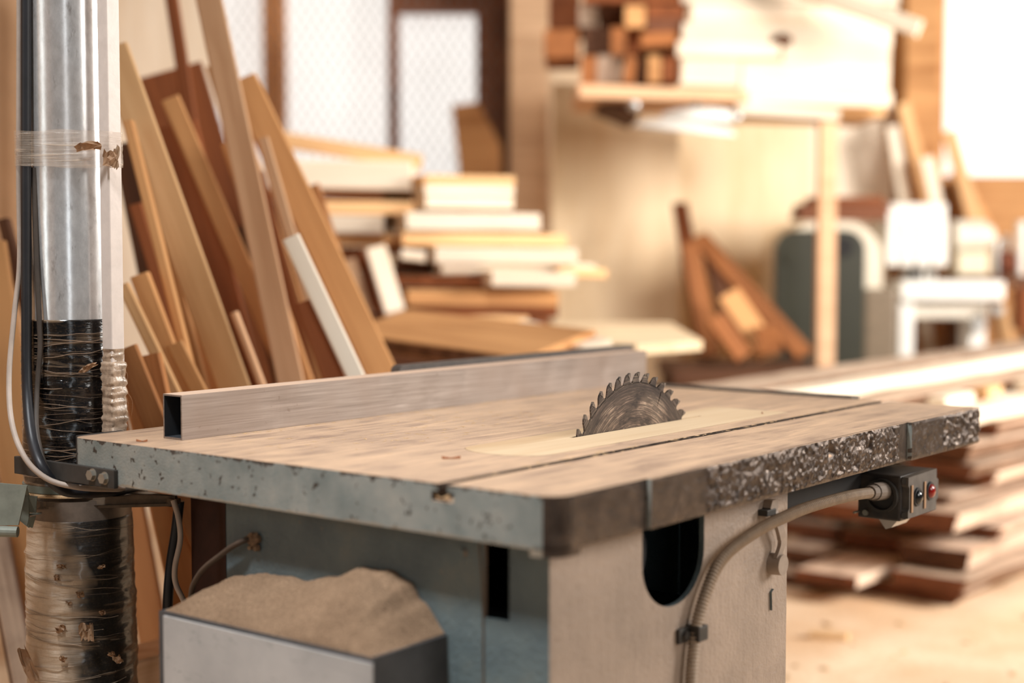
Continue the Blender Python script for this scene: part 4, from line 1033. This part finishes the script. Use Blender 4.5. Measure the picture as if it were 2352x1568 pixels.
# ================================================================ PANELS AND RACK ON THE BACK WALL
def sheet(px0, px1, ytop, Y, mat, label, t=.018, zb=0, lean_=.10, name='plywood_sheet', group='plywood sheets on the back wall'):
    a, b_ = at(px0, ytop, Y), at(px1, ytop, Y); h = a.z-zb; w = b_.x-a.x
    p0 = Vector(((a.x+b_.x)/2, Y-lean_, zb)); p1 = Vector(((a.x+b_.x)/2, Y, a.z))
    return board(name, label, 'plywood sheet', p0, p1, Vector((1, 0, 0)), w, t, mat, group)
sheet(1266, 1560, 192, 6.9, M['ply'], 'pale plywood sheet leaning beside the grey post, below the shelf', lean_=.12)
sheet(1548, 1862, 270, 7.25, M['ply'], 'pale plywood sheet behind the leaning offcuts and the lamp')
sheet(1850, 2050, 240, 7.35, M['cream'], 'cream sheet standing behind the green machine and thin post', name='plywood_sheet')
sheet(250, 500, -60, 6.6, M['cream'], 'tall cream sheet behind the leaning boards next to the duct')
pa = at(1030, 236, 7.3); bm = bmesh.new()
q = [(px_, py_) for px_, py_ in ((1036, 240), (1096, 232), (1150, 330), (1160, 560), (1050, 560), (1052, 380))]
prism(bm, [(at(a, b_, 7.3).x-pa.x, at(a, b_, 7.3).z) for a, b_ in q[:4]] + [(at(1160, 0, 7.3).x-pa.x, .004), (at(1050, 0, 7.3).x-pa.x, .004)] + [(at(1052, 380, 7.3).x-pa.x, at(1052, 380, 7.3).z)], 1, 0, .03)
tag(link('board_offcut', bm, M['tan'], loc=(pa.x, 7.34, 0)), 'brown board with slanted top standing before the right window pane', 'board')
# rack: post, shelf and arm
SY = 6.0
def slz(py, Y=SY): return at(0, py, Y).z
rk = empty('timber_rack', 'open timber rack with shelf on one thin pale post before the plywood sheets', 'rack', (at(1902, 0, SY).x, SY, 0))
def rpart(name, bm, mat): o = link(name, bm, mat, rk); o.location = (-rk.location.x, -rk.location.y, 0); return o
X_ = lambda px, Y=SY: at(px, 300, Y).x
bm = bmesh.new(); box(bm, X_(1884), X_(1924), SY, SY+.07, 0, slz(268), 0, .004); rpart('post', bm, M['pink'])
bm = bmesh.new(); prism(bm, [(X_(1690), slz(236)), (X_(1926), slz(252)), (X_(1926), slz(276)), (X_(1690), slz(262))], 1, SY-.02, SY+.07); rpart('arm', bm, M['cream'])
bm = bmesh.new(); prism(bm, [(X_(1326), slz(196)), (X_(1712), slz(212)), (X_(1712), slz(236)), (X_(1330), slz(226))], 1, SY-.06, SY+.62); rpart('shelf_board', bm, M['pink'])
bm = bmesh.new(); prism(bm, [(X_(1700), slz(226)), (X_(2045), slz(236)), (X_(2045), slz(262)), (X_(1700), slz(250))], 1, SY+.08, SY+.62); rpart('shelf_board', bm, M['pine'])
bm = bmesh.new(); prism(bm, [(X_(1380), slz(232)), (X_(1470), slz(232)), (X_(1470), slz(268))], 1, SY+.10, SY+.60); rpart('bracket', bm, M['dark'])
# timber ends and offcuts on the shelf
def block(px0, px1, y0, y1, mat, label, Y=SY, dep=.42, group='offcuts on the shelf', rot=0):
    a, b_ = at(px0, y1, Y), at(px1, y0, Y); w, h = b_.x-a.x, b_.z-a.z; c = Vector(((a.x+b_.x)/2, Y, (a.z+b_.z)/2))
    wd = Vector((math.cos(rot), 0, math.sin(rot)))
    return board('offcut', label, 'offcut', c, c+Vector((.02, dep, 0)), wd, w, h, mat, group)
B_ = block
B_(1250, 1330, 68, 132, M['amber'], 'orange block jutting out left of the shelf offcuts', 6.1)
B_(1334, 1370, 128, 192, M['amber'], 'orange block standing at the left end of the shelf')
B_(1372, 1428, 126, 192, M['grey'], 'grey-brown block on the shelf beside the orange end block', 6.05)
B_(1434, 1460, 128, 190, M['amber'], 'slim orange block on the shelf, slightly tilted', rot=-.12)
B_(1464, 1484, 126, 190, M['dark'], 'dark slim block on the shelf between two orange ones', 6.08)
B_(1488, 1518, 126, 188, M['tan'], 'tan block on the shelf beneath the dark gap')
B_(1522, 1562, 124, 188, M['brown'], 'brown block on the shelf touching the white boards')
B_(1340, 1402, 62, 124, M['dark'], 'dark brown block in the middle row, left end', 6.08)
B_(1404, 1438, 62, 126, M['amber'], 'orange block in the middle row of offcuts', 6.02)
B_(1442, 1470, 66, 124, M['brown'], 'brown block in the middle row of offcuts', 6.06)
B_(1472, 1556, 74, 108, M['amber'], 'flat orange-tan block lying in the middle row above the dark gap')
B_(1330, 1372, 6, 60, M['grey'], 'grey block in the top row of offcuts, left end', 6.1)
B_(1375, 1432, 8, 60, M['dark'], 'dark block in the top row of offcuts', 6.12)
B_(1436, 1482, 12, 62, M['tan'], 'pinkish block in the top row of offcuts')
B_(1486, 1580, 42, 72, M['red'], 'reddish plank end below another in the top row')
B_(1486, 1576, 10, 40, M['brown'], 'brown plank end above the reddish one in the top row')
B_(1260, 1332, -40, 66, M['brown'], 'tall brown block behind the jutting orange block', 6.2)
B_(1340, 1590, -30, 4, M['brown'], 'long flat plank end at the top of the offcuts')
B_(1470, 1562, 108, 124, M['dark'], 'thin dark slat in the gap of the offcuts', 6.1)
def wb(px0, px1, y0a, y0b, hpx, label, mat='cream', Y=SY-.02, dep=.05):
    p0, p1 = at(px0, y0a, Y), at(px1, y0b, Y); sh = Vector((0, dep/2, 0))
    return board('pale_board', label, 'board', p0+sh, p1+sh, Vector((0, 1, 0)), dep, hpx*Y/FPX, M[mat], 'bright boards on edge on the shelf')
wb(1566, 2066, -14, -8, 40, 'top bright cream board on edge on the shelf', dep=.10)
wb(1588, 2060, 30, 40, 44, 'second bright cream board from the top on the shelf')
wb(1568, 2050, 74, 84, 44, 'cream board beside the dark knot hole on the shelf')
wb(1556, 1790, 112, 116, 34, 'short cream board protruding left over the dark gap', Y=SY-.05)
wb(1800, 2046, 122, 128, 44, 'cream board right of the knot hole on the shelf')
wb(1566, 1700, 160, 166, 68, 'broad short cream board above the shelf edge')
wb(1704, 2044, 172, 178, 62, 'broad long cream board on the right part of the shelf')
wb(1700, 2050, 218, 228, 36, 'lowest cream board resting on the right shelf')
bm = bmesh.new(); cyl(bm, (0, 0, 0), (0, -1, 0), .045, .03, .012, 9); o = link('knot', bm, M['dark'], None); o.location = at(1795, 92, SY-.024); o.scale = (1, 1, .6); tag(o, 'dark knot on the cream boards above the shelf', 'knot')
p0, p1 = at(1822, -34, 5.88), at(2112, 66, 5.7)
board('roof_batten', 'slanting bright batten crossing the upper right corner over the boards', 'batten', p0, p1, Vector((0, 0, 1)), .062, .06, M['cream'])
# lamp hanging under the shelf
lampc = at(1572, 296, 5.86)
lp = empty('work_lamp', 'white shallow lamp hood hanging beneath the shelf', 'lamp', lampc)
bm = bmesh.new(); pr = [(.196, -.012), (.200, -.006), (.190, .006), (.15, .020), (.09, .030), (.03, .034), (.001, .035)]
lathe(bm, [(.001, -.012)]+pr, n=40); hd = link('lamp_hood', bm, M['paintwhite'], lp, True); hd.rotation_euler = (math.radians(5), math.radians(5), 0)
bm = bmesh.new(); lathe(bm, [(.15, .02), (.155, .035), (.14, .065), (.08, .078), (.001, .08)], (.06, .03), n=32); h2 = link('lamp_cover', bm, M['paintwhite'], lp, True)
for dx, dz in ((-.20, .085), (.19, .04)):
    bm = bmesh.new(); bmesh.ops.create_uvsphere(bm, u_segments=20, v_segments=12, radius=.024); k_ = link('highlight_ball', bm, M['steel'], lp, True); k_.location = (dx, -.06, dz)  # added steel balls that make the two round highlights at the hood
bm = bmesh.new(); cyl(bm, (.05, .05, .08), (0, 0, 1), .012, .012, slz(236)-lampc.z-.08, 10); link('hanger', bm, M['darkmetal'], lp)
# offcuts leaning at the foot of the plywood
plz = .70
pb = empty('low_platform', 'low dark wooden platform carrying the leaning offcuts before the plywood', 'platform', (.98, 5.9, 0))
bm = bmesh.new(); box(bm, -.38, .20, -.3, .3, plz-.05, plz); link('platform_top', bm, M['dark'], pb)
for x_ in (-.33, .15):
    for y_ in (-.25, .25): bm = bmesh.new(); box(bm, x_-.035, x_+.035, y_-.035, y_+.035, 0, plz-.05); link('leg', bm, M['dark'], pb)
G = 'offcuts leaning at the foot of the plywood'
for a in ((1562, 470, 1620, 815, 5.98, 36, 'brown', 'long brown batten leaning at the edge of the plywood sheet', 6.5),
          (1582, 560, 1632, 812, 5.88, 44, 'amber', 'orange-brown board standing steeply at the plywood foot', 6.1),
          (1604, 545, 1838, 806, 5.80, 46, 'amber', 'long orange board leaning far over toward the green machine', 6.2),
          (1672, 676, 1762, 806, 5.72, 56, 'tan', 'short tan board leaning in front of the long orange one', 5.84),
          (1642, 730, 1702, 812, 5.64, 44, 'amber', 'stubby orange board low between the leaning offcuts', 5.70),
          (1636, 590, 1690, 800, 6.10, 40, 'dark', 'dark board in shade behind the leaning offcuts', 6.3)):
    lean(*a[:5], a[5], .03, M[a[6]], a[7], .05, a[8], G, zf=plz+.012)
block(1740, 1795, 752, 812, M['amber'], 'orange block low beside the green machine', 5.66, .16, G)
# boards leaning against the right-hand post
G = 'boards leaning at the right post'
for a in ((2048, 290, 2078, 470, 7.04, 26, 'cream', 'cream slat leaning left of the right-hand post', 7.12),
          (2074, 238, 2135, 470, 6.98, 30, 'pine', 'tallest cream board leaning against the right-hand post', 7.13),
          (2062, 250, 2112, 470, 7.01, 14, 'orange', 'orange slat between the two cream boards at the right post', 7.16),
          (2128, 362, 2152, 480, 6.95, 30, 'cream', 'short cream board standing in front of the right post', 7.0),
          (2180, 300, 2235, 500, 6.97, 34, 'pine', 'pale board leaning beneath the bright window', 7.2),
          (2196, 390, 2262, 520, 7.02, 30, 'tan', 'tan board leaning to the right beneath the bright window', 7.24)):
    lean(*a[:5], a[5], .025, M[a[6]], a[7], .05, a[8], G)
bx = at(2300, 470, 7.28); bm = bmesh.new(); box(bm, -.14, .3, 0, .26, 0, at(0, 405, 7.28).z, 0, .01); tag(link('tall_crate', bm, M['tan'], loc=(bx.x, 7.3, 0)), 'tall tan box standing beneath the bright window', 'box')

# ================================================================ MACHINES AT THE RIGHT
GY = 6.3
gx0, gx1 = at(1788, 0, GY).x, at(1996, 0, GY).x; gz1 = at(0, 528, GY).z
gm = empty('planing_machine', 'green machine with rounded hood top and dark round port', 'machine', ((gx0+gx1)/2, GY, 0))
def gpart(name, bm, mat, smooth=False, par=None): o = link(name, bm, mat, par or gm, smooth); return o
hw = (gx1-gx0)/2
def rtop(w0, w1, h, r, z0=0):
    return [(w0+.03, z0), (w0+.03, h*.45), (w0, h*.70), (w0, h-r)] + [(w0+r-r*math.cos(t), h-r+r*math.sin(t)) for t in [math.pi/2*k/8 for k in range(1, 9)]] + [(w1-r+r*math.sin(t), h-r+r*math.cos(t)) for t in [math.pi/2*k/8 for k in range(0, 9)]] + [(w1, z0)]
bm = bmesh.new(); prism(bm, rtop(-hw, hw, gz1, .085), 1, 0, .05); gpart('front_casing', bm, M['green'])
bm = bmesh.new(); prism(bm, rtop(-hw+.03, hw+.085, gz1+.035, .16), 1, .05, .55); gpart('hood_body', bm, plain('lit_machine_cream', srgb(226, 214, 192), .4, var=.15))  # cream holds the light falling on this side of the machine
bm = bmesh.new(); cyl(bm, (at(1945, 0, GY).x-gm.location.x, -.012, at(0, 566, GY).z), (0, 1, 0), .042, .042, .02, 28); gpart('round_port', bm, M['inside'], True)
bm = bmesh.new(); cyl(bm, (at(1822, 0, GY).x-gm.location.x, -.008, at(0, 590, GY).z), (0, 1, 0), .03, .03, .01, 24); gpart('boss', bm, M['green'], True)
bm = bmesh.new(); box(bm, hw, at(2080, 0, GY).x-gm.location.x, .03, .45, 0, at(0, 662, GY).z, 0, .02); gpart('motor_housing', bm, plain('olive_brown_housing', srgb(122, 104, 82), .5, var=.25))
for k, (a, b_, y0, y1, mt) in enumerate([(1836, 2040, 492, 512, 'red'), (1842, 2046, 474, 492, 'red'), (1868, 2030, 458, 474, 'brown')]):
    p0, p1 = at(a, (y0+y1)/2, GY+.12), at(b_, (y0+y1)/2, GY+.12); sh = Vector((0, .1, .012))
    board('machine_top_plank', ('lowest', 'middle', 'topmost')[k]+' rusty brown plank of the pile on the green machine', 'board', p0+sh, p1+sh, Vector((0, 1, 0)), .2, (y1-y0)*GY/FPX, M[mt], 'planks on the green machine')
mx = at(2120, 0, 6.45).x
dm = empty('milling_machine', 'white enamelled machine with head, table and column right of the green one', 'machine', (mx, 6.45, 0))
def mpx(px, Y=6.45): return at(px, 0, Y).x-mx
def mz(py, Y=6.45): return at(0, py, Y).z
wh = M['paintwhite']
bm = bmesh.new(); box(bm, mpx(2046), mpx(2192), .05, .26, mz(585), mz(466), 0, .012); link('head', bm, wh, dm)
for a, b_ in ((2050, 2076), (2082, 2112), (2118, 2150), (2156, 2190)):
    bm = bmesh.new(); box(bm, mpx(a), mpx(b_), .02, .05, mz(610), mz(505), 0, .006); link('head_cover', bm, wh, dm)  # steel covers coloured white, their overexposure is put into the colour
for a, r_, y in ((2108, .028, 600), (2135, .02, 612), (2168, .026, 620)):
    bm = bmesh.new(); cyl(bm, (mpx(a), .12, mz(y+32)), (0, 0, 1), r_*.6, r_, .10, 20); link('spindle', bm, M['steel'], dm, True)
bm = bmesh.new(); cyl(bm, (mpx(2130), .15, mz(648)), (0, 0, 1), .05, .04, .08, 20); link('chuck', bm, M['darkmetal'], dm, True)
bm = bmesh.new(); box(bm, mpx(2080), mpx(2322), 0, .24, mz(690), mz(645), 0, .01); link('table', bm, wh, dm)
bm = bmesh.new(); box(bm, mpx(2082), mpx(2118), .04, .22, 0, mz(690), 0, .01); link('column', bm, wh, dm)
bm = bmesh.new(); box(bm, mpx(2118), mpx(2300), .08, .22, mz(735), mz(690), 0, .02); link('bed', bm, plain('cream_bed_paint', srgb(226, 216, 200), .45, var=.12), dm)
bm = bmesh.new(); box(bm, mpx(2250), mpx(2290), .06, .22, 0, mz(735), 0, .01); link('column', bm, wh, dm)
for a, y, r_ in ((2262, 745, .04), (2308, 712, .026)):
    bm = bmesh.new(); cyl(bm, (mpx(a), .02, mz(y)), (0, -1, 0), r_, r_*.8, .03, 24); link('handwheel', bm, M['steel'], dm, True)
bm = bmesh.new(); box(bm, mpx(2120), mpx(2170), .12, .22, mz(690), mz(480), 0, .01); link('neck', bm, wh, dm)
# side bench with clutter behind it
sx0, sx1 = at(2190, 0, 6.81).x, at(2420, 0, 6.81).x; sz = at(0, 632, 6.81).z
sbn = empty('side_bench', 'dark bench with clutter behind the white machine at the right edge', 'bench', ((sx0+sx1)/2, 6.81, 0))
bm = bmesh.new(); box(bm, sx0-sbn.location.x, sx1-sbn.location.x, -.09, .09, sz-.05, sz); link('bench_top', bm, M['dark'], sbn)
for x_ in (sx0+.05, sx1-.05):
    for y_ in (-.06, .06): bm = bmesh.new(); box(bm, x_-sbn.location.x-.03, x_-sbn.location.x+.03, y_-.03, y_+.03, 0, sz-.05); link('leg', bm, M['dark'], sbn)
def clutter(name, label, cat, px0, px1, y0, y1, Y, mat, shape='box', dep=.10):
    a, b_ = at(px0, y1, Y), at(px1, y0, Y); c = ((a.x+b_.x)/2, Y+dep/2, max(a.z, 0)); w, h = b_.x-a.x, b_.z-a.z
    bm = bmesh.new()
    if shape == 'box': box(bm, -w/2, w/2, -dep/2, dep/2, 0, h, 0, min(w, h)*.12)
    elif shape == 'tub': 
        lathe(bm, [(.001, 0), (w*.40, 0), (w*.44, h*.1), (w*.5, h*.95), (w*.5, h), (w*.46, h), (w*.42, h*.2), (.001, h*.15)], n=28)
    elif shape == 'motor':
        cyl(bm, (-w/2, 0, h/2), (1, 0, 0), h/2, h/2, w*.8, 28); cyl(bm, (w*.3, 0, h/2), (1, 0, 0), h*.36, h*.3, w*.2, 24)
    return tag(link(name, bm, mat, None, shape != 'box', loc=c), label, cat)
clutter('motor', 'cream electric motor standing on the side bench', 'motor', 2196, 2290, 505, 578, 6.73, plain('cream_motor', srgb(226, 218, 200), .4, var=.15), 'motor', .12)
clutter('storage_box', 'cream box under the motor on the side bench', 'box', 2198, 2272, 578, 632, 6.73, plain('cream_box', srgb(220, 206, 178), .5, var=.15))
clutter('canister', 'small bright metal canister beside the motor', 'canister', 2282, 2306, 548, 632, 6.73, M['steel'], 'tub')
clutter('canister', 'white canister cut by the right edge of the picture', 'canister', 2340, 2368, 508, 632, 6.73, M['paintwhite'], 'tub')
clutter('scrap_pile_block', 'dark brown machine part on the side bench near the right edge', 'machine part', 2300, 2345, 575, 632, 6.76, M['rust'], 'motor', .1)
clutter('canister', 'small dull canister behind the dark machine part', 'canister', 2308, 2330, 540, 632, 6.78, M['steel'], 'tub')
clutter('crate', 'brown crate low at the right edge behind the white machine', 'crate', 2342, 2420, 660, 760, 6.56, M['brown'], 'box', .12)['label'] = 'brown crate under the side bench at the right edge'

# ================================================================ LUMBER PILE AT THE RIGHT
PU, PV = 4.66, 1.785
rg = random.Random(21)
ords = ['lowest', 'second', 'third', 'fourth', 'fifth', 'sixth', 'seventh', 'eighth', 'ninth', 'tenth', 'eleventh', 'twelfth']
pos = ['outermost', 'second from outside', 'third from outside', 'innermost']
z = .004; k = 0
while z < .57:
    t = rg.uniform(.046, .070); v = PV + rg.uniform(-.03, .13)*(k > 0)
    shift = [0, -.10, .08, .18, -.04, .12, .24, .02, .14, .2, .1][k]
    for j in range(4):
        w = rg.uniform(.20, .29)
        if k == 0 and j == 0: w = .46
        if v + w > (2.66 if k < 5 else 2.32): break
        u0 = PU + shift + rg.uniform(-.14, .20)*(1 if j else .5); u1 = (6.5 if v < 2.02 else 5.9) + rg.uniform(-.2, .1)
        if v > 2.3: u1 = 5.0
        tt = t*rg.uniform(.60, 1); dv = rg.uniform(-.16, .0) if j == 0 else rg.uniform(-.008, .008)
        a, b_ = UV(u0, v+w/2, z+tt/2), UV(u1, v+w/2+dv, z+tt/2)
        bm_mat = [(M['rough'], M['grey'], M['rough'])[(k+j) % 3], M['bark'] if rg.random() < .6 else M['rough'], (M['red'], M['dark'], M['red'])[(k*2+j) % 3]]  # darker wood on the ends, shade of that side put into the colour
        board('sawn_plank', f'rough-sawn plank of the right pile, {ords[k]} layer from the floor, {pos[j]}', 'plank', a, b_, LY*-1, w*.93, tt, bm_mat, 'rough-sawn planks of the right pile', .16 if j == 0 else .05, .004)
        v += w + .018
    z += t + rg.uniform(.003, .008); k += 1
for (u0, v, w, t, mt, sd, lb) in ((3.9, 1.76, .30, .046, 'cream', 'cream', 'wide bright plank on the near edge of the right pile, below the top'),
                          (3.3, 2.08, .22, .050, 'rough', 'bark', 'bark-edged plank beside the wide bright plank of the right pile')):
    board('sawn_plank', lb, 'plank', UV(u0, v+w/2, z+t/2), UV(6.55, v+w/2, z+t/2), LY*-1, w, t, [M[mt], M[sd], M['tan']], 'rough-sawn planks of the right pile', .06, .003)
z += .056
for (u0, v, w, t, mt, sd, lb) in ((3.3, 1.92, .17, .044, 'grey', 'bark', 'grey rough plank second from the top of the right pile, near side'),
                          (3.25, 2.11, .19, .048, 'rough', 'cream', 'rough plank second from the top of the right pile, far side')):
    board('sawn_plank', lb, 'plank', UV(u0, v+w/2, z+t/2), UV(6.5, v+w/2, z+t/2), LY*-1, w, t, [M[mt], M[sd], M['tan']], 'rough-sawn planks of the right pile', .08, .004)
z += .054
board('sawn_plank', 'narrow pale plank on top of the right pile, near side', 'plank', UV(3.4, 2.04, z+.02), UV(6.5, 2.05, z+.02), LY*-1, .10, .04, [M['cream'], M['cream'], M['tan']], 'rough-sawn planks of the right pile', .05, .003)
board('sawn_plank', 'pinkish grey bark-edged plank on the very top of the right pile', 'plank', UV(3.3, 2.20, z+.026), UV(6.55, 2.21, z+.026), LY*-1, .17, .05, [M['grey'], M['bark'], M['tan']], 'rough-sawn planks of the right pile', .12, .005)
for q, (u_, v_, L_, mt) in enumerate(((4.5, 1.84, .16, 'cream'), (4.9, 1.86, .1, 'pine'), (5.3, 1.85, .2, 'cream'))):
    zz = z-.054
    board('plank_offcut', ('bright offcut lying nearest on the wide plank of the right pile', 'small offcut between two bright ones on the right pile', 'longest bright offcut lying on the right pile')[q], 'offcut', UV(u_, v_, zz+.022), UV(u_+L_*1.6, v_+.01, zz+.022), LY*-1, .06, .035, M[mt], 'offcuts on the right pile')
# chips and offcuts on the floor
fc = at(1905, 1476, 4.40)
bm = bmesh.new(); prism(bm, [(-.06, -.02), (.05, -.018), (.058, .012), (-.05, .02)], 2, 0, .018); tag(link('floor_offcut', bm, M['chip'], loc=(fc.x, fc.y, .001), rot=(0, 0, -.25)), 'pale wood offcut lying alone on the sawdust floor', 'offcut')
bm = bmesh.new(); rs = random.Random(5)
for k in range(260):
    x, y = rs.uniform(.7, 3.2), rs.uniform(2.6, 5.2)
    if -.7875*x+.6163*y > 1.62 and .6163*x+.7875*y > 4.35: continue
    L_ = rs.uniform(.006, .022); a = rs.uniform(0, 3.1)
    d = Vector((math.cos(a), math.sin(a), 0))*L_; e_ = Vector((-math.sin(a), math.cos(a), 0))*L_*.4; c = Vector((x, y, .0012))
    vv = [bm.verts.new(c-d), bm.verts.new(c+e_), bm.verts.new(c+d), bm.verts.new(c-e_), bm.verts.new(c+Vector((0, 0, L_*.5)))]
    for q in range(4): bm.faces.new((vv[q], vv[(q+1) % 4], vv[4]))
tag(link('floor_chips', bm, M['palesawdust']), 'loose wood chips scattered on the sawdust floor', 'wood chips', kind='stuff')
